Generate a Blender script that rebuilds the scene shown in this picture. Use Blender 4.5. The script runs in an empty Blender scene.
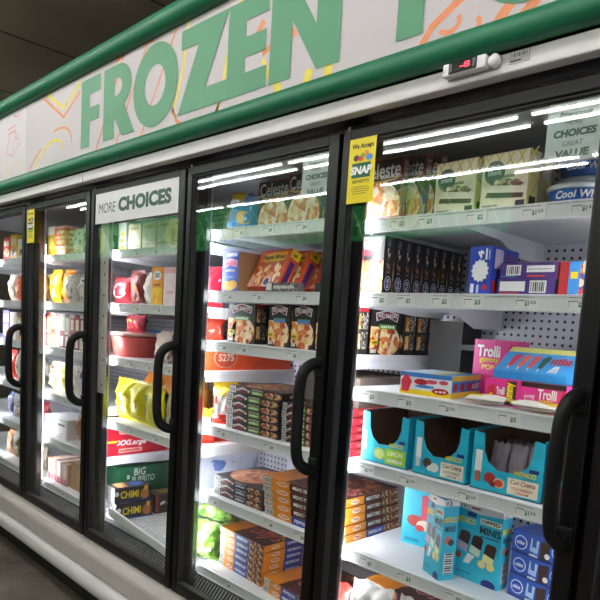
import bpy, bmesh, math, random
from mathutils import Vector, Matrix
random.seed(7)
SC = bpy.context.scene
COL = SC.collection
PI = math.pi
PITCH = 0.775
LED_E = 42.0
LAMP_E = 27.0
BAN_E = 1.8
EXPO = 0.35
# ------------------------------------------------------------------ materials
def lin(h):
    h = h.lstrip('#'); r = []
    for i in (0, 2, 4):
        c = int(h[i:i+2], 16)/255
        r.append(c/12.92 if c <= .04045 else ((c+.055)/1.055)**2.4)
    return (r[0], r[1], r[2], 1)
MATS = {}
def M(hexc, rough=.45, metal=0., var=.10, scale=25., spec=.5, bump=0., coat=0.):
    key = (hexc, rough, metal, var, scale, bump, coat)
    if key in MATS: return MATS[key]
    m = bpy.data.materials.new('finish_' + hexc.strip('#')); m.use_nodes = True
    n = m.node_tree.nodes; l = m.node_tree.links; b = n['Principled BSDF']
    tc = n.new('ShaderNodeTexCoord'); no = n.new('ShaderNodeTexNoise')
    no.inputs['Scale'].default_value = scale; no.inputs['Detail'].default_value = 3
    l.new(tc.outputs['Object'], no.inputs['Vector'])
    rp = n.new('ShaderNodeValToRGB'); c = lin(hexc)
    rp.color_ramp.elements[0].position = .3; rp.color_ramp.elements[1].position = .7
    rp.color_ramp.elements[0].color = (c[0]*(1-var), c[1]*(1-var), c[2]*(1-var), 1)
    rp.color_ramp.elements[1].color = (min(1, c[0]*(1+var)), min(1, c[1]*(1+var)), min(1, c[2]*(1+var)), 1)
    l.new(no.outputs['Fac'], rp.inputs['Fac']); l.new(rp.outputs['Color'], b.inputs['Base Color'])
    b.inputs['Roughness'].default_value = rough; b.inputs['Metallic'].default_value = metal
    b.inputs['Specular IOR Level'].default_value = spec
    b.inputs['Coat Weight'].default_value = coat
    if bump:
        bp = n.new('ShaderNodeBump'); bp.inputs['Strength'].default_value = bump; bp.inputs['Distance'].default_value = .004
        l.new(no.outputs['Fac'], bp.inputs['Height']); l.new(bp.outputs['Normal'], b.inputs['Normal'])
    MATS[key] = m
    return m
def food(name, cols, scale=70., rough=.5):
    """blotchy printed food picture: cells of the given colours"""
    if name in MATS: return MATS[name]
    m = bpy.data.materials.new('print_' + name); m.use_nodes = True
    n = m.node_tree.nodes; l = m.node_tree.links; b = n['Principled BSDF']
    tc = n.new('ShaderNodeTexCoord'); vo = n.new('ShaderNodeTexVoronoi'); vo.inputs['Scale'].default_value = scale
    no = n.new('ShaderNodeTexNoise'); no.inputs['Scale'].default_value = scale*.9
    mx = n.new('ShaderNodeVectorMath'); mx.operation = 'ADD'
    sc = n.new('ShaderNodeVectorMath'); sc.operation = 'SCALE'; sc.inputs['Scale'].default_value = .012
    l.new(tc.outputs['Object'], no.inputs['Vector']); l.new(no.outputs['Color'], sc.inputs[0])
    l.new(tc.outputs['Object'], mx.inputs[0]); l.new(sc.outputs[0], mx.inputs[1]); l.new(mx.outputs[0], vo.inputs['Vector'])
    sx = n.new('ShaderNodeSeparateColor'); l.new(vo.outputs['Color'], sx.inputs[0])
    rp = n.new('ShaderNodeValToRGB'); rp.color_ramp.interpolation = 'CONSTANT'
    e = rp.color_ramp.elements
    while len(e) < len(cols): e.new(.5)
    for i, cc in enumerate(cols):
        e[i].position = i/len(cols); e[i].color = lin(cc)
    l.new(sx.outputs[0], rp.inputs['Fac']); l.new(rp.outputs['Color'], b.inputs['Base Color'])
    b.inputs['Roughness'].default_value = rough
    MATS[name] = m
    return m
def emis(name, hexc, s):
    if name in MATS: return MATS[name]
    m = bpy.data.materials.new(name); m.use_nodes = True
    b = m.node_tree.nodes['Principled BSDF']
    b.inputs['Base Color'].default_value = lin(hexc)
    b.inputs['Emission Color'].default_value = lin(hexc); b.inputs['Emission Strength'].default_value = s
    MATS[name] = m
    return m
PIZZA = food('pizza', ['#e9b46a', '#f3d7a2', '#d8823c', '#b8402a', '#efc98a', '#c9622f', '#8d2f1e', '#f6e3bd'], 60)
PIZZA_SM = food('pizza_small', ['#caa070', '#7c4630', '#e2c29a', '#5c2f22', '#b07a4c', '#8f4a34', '#3c2018'], 110)
PIZZA_PALE = food('pizza_pale', ['#f4dcb4', '#fbeed6', '#eec48c', '#e39a64', '#fff4e2', '#d97c50'], 55)
CHICK = food('golden', ['#d98f3a', '#e8b163', '#b5662a', '#f0c986'], 80)
VEG = food('greens', ['#5f9a2e', '#86b84a', '#3a6a20', '#a9c87a', '#6fa83a', '#98b85a'], 38, .35)
MIXED = food('mixed', ['#b5522f', '#e2b04a', '#d9d2c0', '#7b3a2a', '#c9762f', '#efe6d0'], 60)
PASTA = food('pasta', ['#e9c05a', '#f2dc9a', '#c88a34', '#f6ead0', '#b0632e'], 70)
TXTLINES = food('small_print', ['#2a2522', '#8d8780', '#1e1a18', '#4b4540', '#bdb6ac', '#221d1b', '#6d655e'], 150)
WHITE = M('#f2f2ef', .35, var=.02); PAPER = M('#e9e9e6', .6, var=.03)
BLACK = M('#141414', .4, var=.15); INK = M('#1b1b1b', .6, var=.1)
STEELWHITE = M('#e4e6e6', .35, var=.03, scale=6)
FRAME = M('#0a090b', .42, var=.12, scale=14, spec=.35)
RUBBER = M('#0a0a0b', .5, var=.1, spec=.35)
def glass_mat():
    m = bpy.data.materials.new('clear_glass'); m.use_nodes = True
    n = m.node_tree.nodes; l = m.node_tree.links
    for x in list(n): n.remove(x)
    o = n.new('ShaderNodeOutputMaterial'); mix = n.new('ShaderNodeMixShader')
    tr = n.new('ShaderNodeBsdfTransparent'); tr.inputs['Color'].default_value = (.975, .983, .98, 1)
    gl = n.new('ShaderNodeBsdfGlossy'); gl.inputs['Roughness'].default_value = .015
    gl.inputs['Color'].default_value = (.95, 1, .98, 1)
    ge = n.new('ShaderNodeNewGeometry'); dt = n.new('ShaderNodeVectorMath'); dt.operation = 'DOT_PRODUCT'
    l.new(ge.outputs['Normal'], dt.inputs[0]); l.new(ge.outputs['Incoming'], dt.inputs[1])
    def mth(op, a, b):
        q = n.new('ShaderNodeMath'); q.operation = op
        for i, x in enumerate((a, b)):
            if x is None: continue
            if isinstance(x, float): q.inputs[i].default_value = x
            else: l.new(x, q.inputs[i])
        return q.outputs[0]
    ab = mth('ABSOLUTE', dt.outputs['Value'], None)          # Schlick reflectance, the same from both sides of the thin pane
    fr5 = mth('POWER', mth('SUBTRACT', 1.0, ab), 5.0); frs = mth('ADD', mth('MULTIPLY', fr5, .955), .045)
    tc = n.new('ShaderNodeTexCoord'); no = n.new('ShaderNodeTexNoise'); no.inputs['Scale'].default_value = 2.2
    bp = n.new('ShaderNodeBump'); bp.inputs['Strength'].default_value = .02; bp.inputs['Distance'].default_value = .02
    l.new(tc.outputs['Object'], no.inputs['Vector']); l.new(no.outputs['Fac'], bp.inputs['Height'])
    l.new(bp.outputs['Normal'], gl.inputs['Normal'])
    l.new(frs, mix.inputs[0]); l.new(tr.outputs[0], mix.inputs[1]); l.new(gl.outputs[0], mix.inputs[2])
    l.new(mix.outputs[0], o.inputs[0])
    return m
GLASS = glass_mat()
def film_mat(name, hexc, alpha):
    if name in MATS: return MATS[name]
    m = M(hexc, .25, var=.05).copy(); m.name = name
    m.node_tree.nodes['Principled BSDF'].inputs['Alpha'].default_value = alpha
    MATS[name] = m
    return m
# ------------------------------------------------------------------ text
TXT = {}
def text_geo(s, bold=0., shear=0., space=1.):
    k = (s, bold, shear, space)
    if k in TXT: return TXT[k]
    c = bpy.data.curves.new('t', 'FONT'); c.body = s; c.resolution_u = 3; c.offset = bold; c.shear = shear
    c.space_character = space; c.align_x = 'LEFT'
    o = bpy.data.objects.new('t', c); COL.objects.link(o)
    bpy.context.view_layer.update()
    me = bpy.data.meshes.new_from_object(o.evaluated_get(bpy.context.evaluated_depsgraph_get()))
    v = [(p.co.x, p.co.y) for p in me.vertices]; f = [tuple(p.vertices) for p in me.polygons]
    bpy.data.objects.remove(o); bpy.data.curves.remove(c); bpy.data.meshes.remove(me)
    x0 = min(p[0] for p in v); x1 = max(p[0] for p in v); y0 = min(p[1] for p in v); y1 = max(p[1] for p in v)
    v = [((p[0]-x0)/(x1-x0), (p[1]-y0)/max(1e-6, y1-y0)) for p in v]
    TXT[k] = (v, f)
    return TXT[k]
# ------------------------------------------------------------------ mesh collector
class Frame:
    """a flat face: origin o, full-length edge vectors u and v, outward normal n"""
    def __init__(s, o, u, v):
        s.o, s.u, s.v = Vector(o), Vector(u), Vector(v); s.n = s.u.cross(s.v).normalized()
    def p(s, a, b, l=0.): return s.o + s.u*a + s.v*b + s.n*(l*.0005)
class MB:
    def __init__(s): s.v = []; s.f = []; s.mi = []; s.mats = []; s.sm = []
    def mat(s, m):
        if m not in s.mats: s.mats.append(m)
        return s.mats.index(m)
    def face(s, pts, m, smooth=False):
        i = len(s.v); s.v += [tuple(p) for p in pts]; s.f.append(tuple(range(i, i+len(pts)))); s.mi.append(s.mat(m)); s.sm.append(smooth)
    def raw(s, vs, fs, m, smooth=False):
        i = len(s.v); k = s.mat(m); s.v += [tuple(p) for p in vs]
        for f in fs: s.f.append(tuple(i+q for q in f)); s.mi.append(k); s.sm.append(smooth)
    def box(s, x0, y0, z0, x1, y1, z1, m):
        v = [(x, y, z) for z in (z0, z1) for y in (y0, y1) for x in (x0, x1)]
        s.raw(v, [(0, 2, 3, 1), (4, 5, 7, 6), (0, 1, 5, 4), (2, 6, 7, 3), (0, 4, 6, 2), (1, 3, 7, 5)], m)
    def bbox(s, x0, y0, z0, x1, y1, z1, m, r=.003, seg=2):
        bm = bmesh.new(); bmesh.ops.create_cube(bm, size=1)
        for v in bm.verts:
            v.co = Vector(((x0+x1)/2+v.co.x*(x1-x0), (y0+y1)/2+v.co.y*(y1-y0), (z0+z1)/2+v.co.z*(z1-z0)))
        bmesh.ops.bevel(bm, geom=list(bm.edges), offset=r, segments=seg, affect='EDGES', profile=.5)
        s.bm(bm, m)
    def bm(s, bm, m, smooth=False):
        bm.verts.ensure_lookup_table(); bm.verts.index_update()
        s.raw([v.co.copy() for v in bm.verts], [[v.index for v in f.verts] for f in bm.faces], m, smooth); bm.free()
    def prism(s, pts, vec, m, smooth=False):
        """closed outline pts (3d, counter-clockwise seen from the front) pushed along vec"""
        n = len(pts); vec = Vector(vec); P = [Vector(p) for p in pts]
        s.raw(P, [tuple(range(n))], m); s.raw([p+vec for p in P], [tuple(reversed(range(n)))], m)
        s.raw(P+[p+vec for p in P], [(j, i, n+i, n+j) for i in range(n) for j in [(i+1) % n]], m, smooth)
    def tube(s, path, r, m, n=10, caps=True, flat=1.):
        path = [Vector(p) for p in path]; rings = []; prev = None
        for i, p in enumerate(path):
            t = (path[min(i+1, len(path)-1)]-path[max(i-1, 0)]).normalized()
            if prev is None:
                a = Vector((1, 0, 0)) if abs(t.x) < .9 else Vector((0, 0, 1))
                prev = a
            a = (prev - t*prev.dot(t)).normalized(); prev = a; b = t.cross(a)
            rings.append([p + (a*math.cos(2*PI*k/n)*flat + b*math.sin(2*PI*k/n))*r for k in range(n)])
        vs = [q for R in rings for q in R]; fs = []
        for i in range(len(path)-1):
            for k in range(n):
                fs.append((i*n+k, i*n+(k+1) % n, (i+1)*n+(k+1) % n, (i+1)*n+k))
        s.raw(vs, fs, m, True)
        if caps:
            s.face(list(reversed(rings[0])), m); s.face(rings[-1], m)
    def lathe(s, prof, m, c=(0, 0, 0), n=28, cut=None):
        vs = []; fs = []
        for r, z in prof:
            for k in range(n): vs.append((c[0]+r*math.cos(2*PI*k/n), c[1]+r*math.sin(2*PI*k/n), c[2]+z))
        for i in range(len(prof)-1):
            for k in range(n): fs.append((i*n+k, i*n+(k+1) % n, (i+1)*n+(k+1) % n, (i+1)*n+k))
        s.raw(vs, fs, m, True)
    # graphics on a Frame
    def rect(s, F, a0, b0, a1, b1, m, l=1): s.face([F.p(a0, b0, l), F.p(a1, b0, l), F.p(a1, b1, l), F.p(a0, b1, l)], m)
    def poly(s, F, pts, m, l=1): s.face([F.p(a, b, l) for a, b in pts], m)
    def ell(s, F, a, b, ra, rb, m, l=1, n=22, t0=0, t1=2*PI):
        s.face([F.p(min(1, max(0, a+ra*math.cos(t0+(t1-t0)*k/n))), min(1, max(0, b+rb*math.sin(t0+(t1-t0)*k/n))), l) for k in range(n)], m)
    def disc(s, F, a, b, r, m, l=1, n=22): s.ell(F, a, b, r/F.u.length, r/F.v.length, m, l, n)
    def line(s, F, pts, w, m, l=1):
        """open polyline of width w metres"""
        U, V = F.u.length, F.v.length
        P = [Vector((a*U, b*V)) for a, b in pts]; L = []; R = []
        for i, p in enumerate(P):
            d = (P[min(i+1, len(P)-1)]-P[max(i-1, 0)]).normalized(); q = Vector((-d.y, d.x))*w/2
            L.append(p+q); R.append(p-q)
        for i in range(len(P)-1):
            s.face([F.p(c.x/U, c.y/V, l) for c in (R[i], R[i+1], L[i+1], L[i])], m)
    def text(s, F, a0, b0, a1, b1, t, m, l=2, bold=.0, shear=0., rot=False, space=1.):
        v, f = text_geo(t, bold, shear, space)
        if rot: s.raw([F.p(a1-(a1-a0)*y, b0+(b1-b0)*x, l) for x, y in v], f, m)
        else: s.raw([F.p(a0+(a1-a0)*x, b0+(b1-b0)*y, l) for x, y in v], f, m)
    def squig(s, F, a0, b0, a1, b1, m, l=2, n=6):
        """a line of print too small to read"""
        for i in range(n):
            h = .75+.25*((i*5) % 4)/3
            s.rect(F, a0+(a1-a0)*(i+.08)/n, b0, a0+(a1-a0)*(i+.80)/n, b0+(b1-b0)*h, m, l)
    def bars(s, F, a0, b0, a1, b1, l=2, n=7, horizontal=False):
        s.rect(F, a0, b0, a1, b1, PAPER, l)
        for i in range(n):
            k = (i+.2)/n; w = (.35+.3*((i*7) % 3)/2)/n
            if horizontal: s.rect(F, a0+(a1-a0)*.1, b0+(b1-b0)*k, a1-(a1-a0)*.1, b0+(b1-b0)*(k+w), INK, l+1)
            else: s.rect(F, a0+(a1-a0)*(.05+.9*k), b0+(b1-b0)*.12, a0+(a1-a0)*(.05+.9*(k+w)), b1-(b1-b0)*.12, INK, l+1)
    def mesh(s, name):
        me = bpy.data.meshes.new(name); me.from_pydata(s.v, [], s.f)
        for m in s.mats: me.materials.append(m)
        me.polygons.foreach_set('material_index', s.mi); me.polygons.foreach_set('use_smooth', s.sm)
        me.update()
        return me
    def build(s, name, parent=None, loc=(0, 0, 0), rot=(0, 0, 0)):
        o = bpy.data.objects.new(name, s.mesh(name)); COL.objects.link(o)
        o.location = loc; o.rotation_euler = rot
        if parent: o.parent = parent
        return o
def tag(o, label, cat=None, group=None, kind=None):
    if label: o['label'] = label
    if cat: o['category'] = cat
    if group: o['group'] = group
    if kind: o['kind'] = kind
    return o
def empty(name, loc, rz=0):
    o = bpy.data.objects.new(name, None); COL.objects.link(o); o.location = loc; o.rotation_euler = (0, 0, rz)
    o.empty_display_size = .05
    return o
def put(me, name, x, y, z, label, cat, group=None, rz=0, rx=0, ry=0, parent=None):
    o = bpy.data.objects.new(name, me); COL.objects.link(o); o.location = (x, y, z); o.rotation_euler = (rx, ry, rz)
    return tag(o, label, cat, group)
def curve_pts(P, n=6):
    """Catmull-Rom through P"""
    P = [Vector(p) for p in P]; out = []
    for i in range(len(P)-1):
        a, b, c, d = P[max(i-1, 0)], P[i], P[i+1], P[min(i+2, len(P)-1)]
        for k in range(n):
            t = k/n
            out.append(.5*((2*b)+(c-a)*t+(2*a-5*b+4*c-d)*t*t+(3*b-a-3*c+d)*t**3))
    return out+[P[-1]]
# ------------------------------------------------------------------ packaging builders
def carton(w, d, h, m, gfx=None, name='carton', top=None, open_top=False):
    """closed board box, origin at the base centre, front = -y"""
    b = MB(); b.box(-w/2, -d/2, 0, w/2, d/2, h, m)
    S = {'f': Frame((-w/2, -d/2, 0), (w, 0, 0), (0, 0, h)), 'r': Frame((w/2, -d/2, 0), (0, d, 0), (0, 0, h)),
         'l': Frame((-w/2, d/2, 0), (0, -d, 0), (0, 0, h)), 't': Frame((-w/2, -d/2, h), (w, 0, 0), (0, d, 0))}
    if gfx: gfx(b, S)
    return b.mesh(name)
def bag(w, h, t, mat, gfx=None, name='bag', crimp=.06, wr=1., seed=1, sag=0., bands=None):
    """filled film bag standing on its lower seam, origin at the base centre, front = -y"""
    rnd = random.Random(seed); ph = [rnd.uniform(0, 6.28) for _ in range(8)]
    nx, ny = 14, 18
    def th(a, b):
        ea = max(0., 1-abs(2*a-1)**3.2); bb = (b-crimp)/(1-2*crimp)
        if bb <= 0 or bb >= 1: return .0012
        eb = max(0., 1-abs(2*bb-1-sag)**2.6) if abs(2*bb-1-sag) < 1 else 0
        return .0012 + t/2*(ea**.6)*(eb**.55)
    def wrk(a, b):
        return wr*t*.055*(math.sin(9*a+7*b+ph[0])+math.sin(17*a-11*b+ph[1])*.7+math.sin(5*a+23*b+ph[2])*.6)*min(1, 8*min(a, 1-a))*min(1, 6*min(b, 1-b))
    def pt(a, b, side, l=0.):
        ins = 1-.06*math.sin(PI*b)
        x = (a-.5)*w*ins; y = side*(th(a, b)+wrk(a+.3*side, b)+l)
        return Vector((x, y, b*h + .004*math.sin(6*PI*a+ph[3])*(1 if b > .98 else 0)))
    m = MB()
    for side in (-1, 1):
        for j in range(ny):
            for i in range(nx):
                q = [pt(i/nx, j/ny, side), pt((i+1)/nx, j/ny, side), pt((i+1)/nx, (j+1)/ny, side), pt(i/nx, (j+1)/ny, side)]
                if side > 0: q.reverse()
                mm = mat
                if bands:
                    for (a0, b0, a1, b1, mt) in bands:
                        if a0 <= (i+.5)/nx <= a1 and b0 <= (j+.5)/ny <= b1: mm = mt
                m.face(q, mm, True)
    class BF:                                  # printing follows the bulging front
        u = Vector((w, 0, 0)); v = Vector((0, 0, h))
        @staticmethod
        def p(a, b, l=0): return pt(a, b, -1, .0012*l)
    if gfx: gfx(m, BF)
    # weld the film so shading is smooth
    me = m.mesh(name); bm = bmesh.new(); bm.from_mesh(me)
    bmesh.ops.remove_doubles(bm, verts=bm.verts, dist=1e-5); bm.to_mesh(me); bm.free()
    return me
ORD = ['lowest', 'second', 'third', 'fourth', 'fifth', 'sixth', 'seventh', 'eighth', 'ninth', 'tenth']
def place_stack(meshes, name, x, y, z, h, labelf, cat, group, jx=.004, jr=.02, rz=0, gap=.0008, xs=None, seed=3):
    """a pile of flat boxes, every box a thing"""
    r = random.Random(seed); out = []
    for i, me in enumerate(meshes):
        dx = xs[i] if xs else r.uniform(-jx, jx)
        out.append(put(me, name, x+dx, y+r.uniform(-jx, jx), z+i*(h+gap), labelf(i, len(meshes)), cat, group, rz=rz+r.uniform(-jr, jr)))
    return out
def pos(i, n):
    if i == 0: return 'bottom'
    if i == n-1: return 'topmost'
    return ORD[i] + ' from bottom'
# ------------------------------------------------------------------ room
def plane_struct(name, x0, y0, z0, x1, y1, z1, m):
    b = MB(); b.box(x0, y0, z0, x1, y1, z1, m); return tag(b.build(name), None, None, None, 'structure')
def floor_mat():
    m = bpy.data.materials.new('worn_floor'); m.use_nodes = True
    n = m.node_tree.nodes; l = m.node_tree.links; b = n['Principled BSDF']
    tc = n.new('ShaderNodeTexCoord')
    no = n.new('ShaderNodeTexNoise'); no.inputs['Scale'].default_value = 3.5; no.inputs['Detail'].default_value = 8; no.inputs['Roughness'].default_value = .7
    n2 = n.new('ShaderNodeTexNoise'); n2.inputs['Scale'].default_value = 90; n2.inputs['Detail'].default_value = 4
    l.new(tc.outputs['Object'], no.inputs['Vector']); l.new(tc.outputs['Object'], n2.inputs['Vector'])
    r = n.new('ShaderNodeValToRGB'); r.color_ramp.elements[0].position = .32; r.color_ramp.elements[1].position = .72
    r.color_ramp.elements[0].color = lin('#4d443a'); r.color_ramp.elements[1].color = lin('#80776a')
    mx = n.new('ShaderNodeMixRGB'); mx.blend_type = 'OVERLAY'; mx.inputs[0].default_value = .45
    l.new(no.outputs['Fac'], r.inputs[0]); l.new(r.outputs[0], mx.inputs[1]); l.new(n2.outputs['Fac'], mx.inputs[2])
    l.new(mx.outputs[0], b.inputs['Base Color']); b.inputs['Roughness'].default_value = .55
    return m
plane_struct('floor', -9, -6, -.05, 5, 3.2, 0, floor_mat())
plane_struct('wall_back', -9, 3.2, 0, 5, 3.3, 3.3, M('#5c564e', .8, scale=2))
plane_struct('wall_front', -9, -6.1, 0, 5, -6, 3.3, M('#6d675f', .8, scale=2))
plane_struct('wall_left', -9.1, -6, 0, -9, 3.2, 3.3, M('#5c564e', .8, scale=2))
plane_struct('wall_right', 5, -6, 0, 5.1, 3.2, 3.3, M('#6d675f', .8, scale=2))
cm = M('#a8957e', .85, var=.12, scale=1.3)
b = MB(); b.box(-9, -6, 3.3, 5, 3.2, 3.35, cm)
seam = M('#5c5145', .9)
for y in (-5.0, -3.8, -2.6, -1.4, -.25, .95, 2.1): b.box(-9, y-.008, 3.296, 5, y+.008, 3.3, seam)
for x in (-8.2, -7, -5.8, -4.6, -3.4, -2.2, -1, .2, 1.4, 2.6, 3.8): b.box(x-.008, -6, 3.296, x+.008, 3.2, 3.3, seam)
tag(b.build('ceiling'), None, None, None, 'structure')

# ceiling strip lights; freezer aisle row added to light canopy, floor and banner
LAMP = emis('tube_light', '#f7f5f6', LAMP_E)
def strip_light(y, x, n, ln, label):
    t = empty('strip_light', (x, y, 3.0)); tag(t, label, 'ceiling light', 'ceiling strip lights')
    b = MB(); b.bbox(-ln/2, -.14, .06, ln/2, .14, .12, M('#d8d8d4', .4), .006); b.build('housing', t)
    for xx in (-ln*.35, ln*.35):
        b = MB(); b.tube([(xx, 0, .12), (xx, 0, .294)], .006, M('#77736c', .5)); b.build('hanger', t)
    for yy in (-.11, .11):
        b = MB(); b.tube([(-ln/2+.02, yy, .04), (ln/2-.02, yy, .04)], .011, LAMP, 10); b.build('lamp_tube', t)
ws = ['far left', 'left', 'middle', 'right', 'far right']
for row, (y, where) in enumerate(((-1.05, 'added over the freezer aisle'), (-3.05, 'over the second aisle'), (-4.25, 'over the third aisle'))):
    for k in range(5):
        strip_light(y, -7.2+k*2.5, 1, 2.42, 'twin tube ceiling strip light %s, %s of its row' % (where, ws[k]))

# the shelf bank across the aisle, seen mirrored in the door glass
bk = empty('gondola_shelf', (-4.5, -2.72, 0)); tag(bk, 'dark shelf bank with a green leaf banner across the aisle, its glow added', 'shelving')
b = MB(); b.box(-3.6, -.5, 0, 3.6, 0, 2.19, M('#2a2725', .7)); b.build('cabinet', bk)
GB = emis('banner_green_added_glow', '#2f8a4c', BAN_E); GL = emis('banner_leaf_added_glow', '#9fd08a', BAN_E); GD = emis('banner_dark_added_glow', '#1d6c3a', BAN_E)  # banner print given an added glow to strengthen its mirror image in the glass
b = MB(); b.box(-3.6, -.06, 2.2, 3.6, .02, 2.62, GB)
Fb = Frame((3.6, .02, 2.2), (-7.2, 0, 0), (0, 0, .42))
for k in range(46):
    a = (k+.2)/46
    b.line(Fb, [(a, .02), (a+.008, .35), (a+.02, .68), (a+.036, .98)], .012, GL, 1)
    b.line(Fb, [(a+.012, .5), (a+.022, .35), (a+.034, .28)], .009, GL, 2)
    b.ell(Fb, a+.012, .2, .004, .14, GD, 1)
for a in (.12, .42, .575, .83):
    b.disc(Fb, a, .52, .17, emis('banner_ring_added_glow', '#dfeeda', BAN_E), 3); b.disc(Fb, a, .52, .155, emis('banner_crown_added_glow', '#9fc65e', BAN_E), 4)
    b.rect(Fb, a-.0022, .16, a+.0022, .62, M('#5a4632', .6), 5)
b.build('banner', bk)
# ------------------------------------------------------------------ the freezer run
PEG = bpy.data.materials.new('pegboard'); PEG.use_nodes = True
def peg():
    n = PEG.node_tree.nodes; l = PEG.node_tree.links; b = n['Principled BSDF']
    tc = n.new('ShaderNodeTexCoord'); sc = n.new('ShaderNodeVectorMath'); sc.operation = 'SCALE'; sc.inputs['Scale'].default_value = 1/.0254
    fr = n.new('ShaderNodeVectorMath'); fr.operation = 'FRACTION'; sb = n.new('ShaderNodeVectorMath'); sb.operation = 'SUBTRACT'
    sb.inputs[1].default_value = (.5, 0, .5); mu = n.new('ShaderNodeVectorMath'); mu.operation = 'MULTIPLY'; mu.inputs[1].default_value = (1, 0, 1)
    ln = n.new('ShaderNodeVectorMath'); ln.operation = 'LENGTH'
    lt = n.new('ShaderNodeMath'); lt.operation = 'LESS_THAN'; lt.inputs[1].default_value = .2
    mx = n.new('ShaderNodeMixRGB'); mx.inputs[1].default_value = lin('#c9c6d2'); mx.inputs[2].default_value = lin('#17151a')
    l.new(tc.outputs['Object'], sc.inputs[0]); l.new(sc.outputs[0], fr.inputs[0]); l.new(fr.outputs[0], sb.inputs[0]); l.new(sb.outputs[0], mu.inputs[0])
    l.new(mu.outputs[0], ln.inputs[0]); l.new(ln.outputs['Value'], lt.inputs[0]); l.new(lt.outputs[0], mx.inputs[0]); l.new(mx.outputs[0], b.inputs['Base Color'])
    b.inputs['Roughness'].default_value = .45
peg()
LED = emis('led_strip', '#f4f8ff', LED_E)
RAILM = M('#dfe3e2', .3, var=.03, scale=8); SHELFM = M('#e6e7ea', .4, var=.03, scale=8); LINER = M('#b9b9c0', .5, var=.04)
TAGG = M('#1f7a46', .5, var=.02)
def price_tag(shelf, x, price, zt):
    b = MB(); b.box(-.031, -.0012, -.0165, .031, 0, .0165, PAPER)
    F = Frame((-.031, -.0012, -.0165), (.062, 0, 0), (0, 0, .033))
    b.rect(F, .06, .86, .8, .91, M('#8a938e', .6), 1); b.rect(F, .06, .60, .42, .67, M('#6a746f', .6), 1); b.rect(F, .06, .2, .085, .60, M('#8a938e', .6), 1)
    main = price.split('.')[0]
    if '.' in price:
        b.text(F, .44, .18, .62, .60, main, TAGG, 1, .03); b.text(F, .66, .38, .90, .60, price.split('.')[1], TAGG, 1, .02)
    else: b.text(F, .56, .18, .82, .62, main, TAGG, 1, .03)
    o = b.build('price_tag', shelf, (x, .1185, zt-.021))
    return o
def add_shelf(case, x0, x1, z, prices, yf=.12, yb=.645, br=None, dp=.058):
    b = MB(); b.bbox(x0, yf+.012, z-.022, x1, yb, z, SHELFM, .002)
    b.box(x0, yf+.03, z-.045, x0+.003, yb, z-.022, SHELFM); b.box(x1-.003, yf+.03, z-.045, x1, yb, z-.022, SHELFM)
    s = b.build('shelf', case)
    b = MB(); b.bbox(x0, yf, z-.043, x1, yf+.011, z-.0005, RAILM, .003)
    b.box(x0+.004, yf-.004, z-.006, x1-.004, yf+.002, z-.002, RAILM); b.box(x0+.004, yf-.004, z-.042, x1-.004, yf+.002, z-.038, RAILM)
    b.build('price_rail', s)
    for xb in (br or (x0+.008, x1-.006)):
        b = MB()
        pr = [(yf+.02, z-.024), (yf+.02, z-.044), (yf+.22, z-.05), (yf+.34, z-dp), (yb, z-dp), (yb, z-.024)]
        b.prism([(xb, p[0], p[1]) for p in pr], (-.003, 0, 0), SHELFM)
        b.build('bracket', s)
    for xp, p in prices: price_tag(s, xp, p, z)
    return s
HB = {}
def door(case, x, glass=True):
    b = MB(); x0, x1, z0, z1 = x-.011, x+.750, .345, 2.012
    L, Rr, T, Bt = .030, .041, .034, .042
    b.bbox(x0, 0, z0, x0+L, .036, z1, FRAME, .004); b.bbox(x1-Rr, 0, z0, x1, .036, z1, FRAME, .004)
    b.bbox(x0+L-.001, 0.0005, z1-T, x1-Rr+.001, .036, z1, FRAME, .004); b.bbox(x0+L-.001, 0.0005, z0, x1-Rr+.001, .036, z0+Bt, FRAME, .004)
    d = b.build('door', case)
    b = MB(); gm = M('#2b292c', .6)                                   # inner gasket lines
    for (a0, c0, a1, c1) in ((x0+L, z0+Bt, x0+L+.004, z1-T), (x1-Rr-.004, z0+Bt, x1-Rr, z1-T), (x0+L+.004, z1-T-.004, x1-Rr-.004, z1-T), (x0+L+.004, z0+Bt, x1-Rr-.004, z0+Bt+.004)):
        b.box(a0, .006, c0, a1, .03, c1, gm)
    b.build('gasket', d)
    b = MB(); b.box(x0+L+.004, .014, z0+Bt+.004, x1-Rr-.004, .019, z1-T-.004, GLASS); b.build('glass_pane', d)
    hx = x1-.0235
    P = curve_pts([(hx+.004, .004, 1.338), (hx-.002, -.028, 1.334), (hx-.008, -.056, 1.312), (hx-.011, -.066, 1.268), (hx-.012, -.067, 1.17), (hx-.011, -.066, 1.08), (hx-.008, -.056, 1.036), (hx-.002, -.028, 1.012), (hx+.004, .004, 1.006)], 5)
    b = MB(); b.tube(P, .0185, RUBBER, 12, True, .8)
    b.bbox(hx-.015, -.007, 1.30, hx+.018, .001, 1.352, RUBBER, .003); b.bbox(hx-.015, -.007, .992, hx+.018, .001, 1.044, RUBBER, .003)
    h = b.build('handle', d)
    b = MB(); b.tube([(x+.001, .012, z1-.004), (x+.001, .012, z1+.012)], .0042, M('#d8d8d6', .35, .6), 8); b.build('hinge_pin', d)
    b = MB(); b.tube([(x+.001, .012, z0-.003), (x+.001, .012, z0+.004)], .0042, M('#d8d8d6', .35, .6), 8); b.build('hinge_pin', d)
    return d
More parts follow.
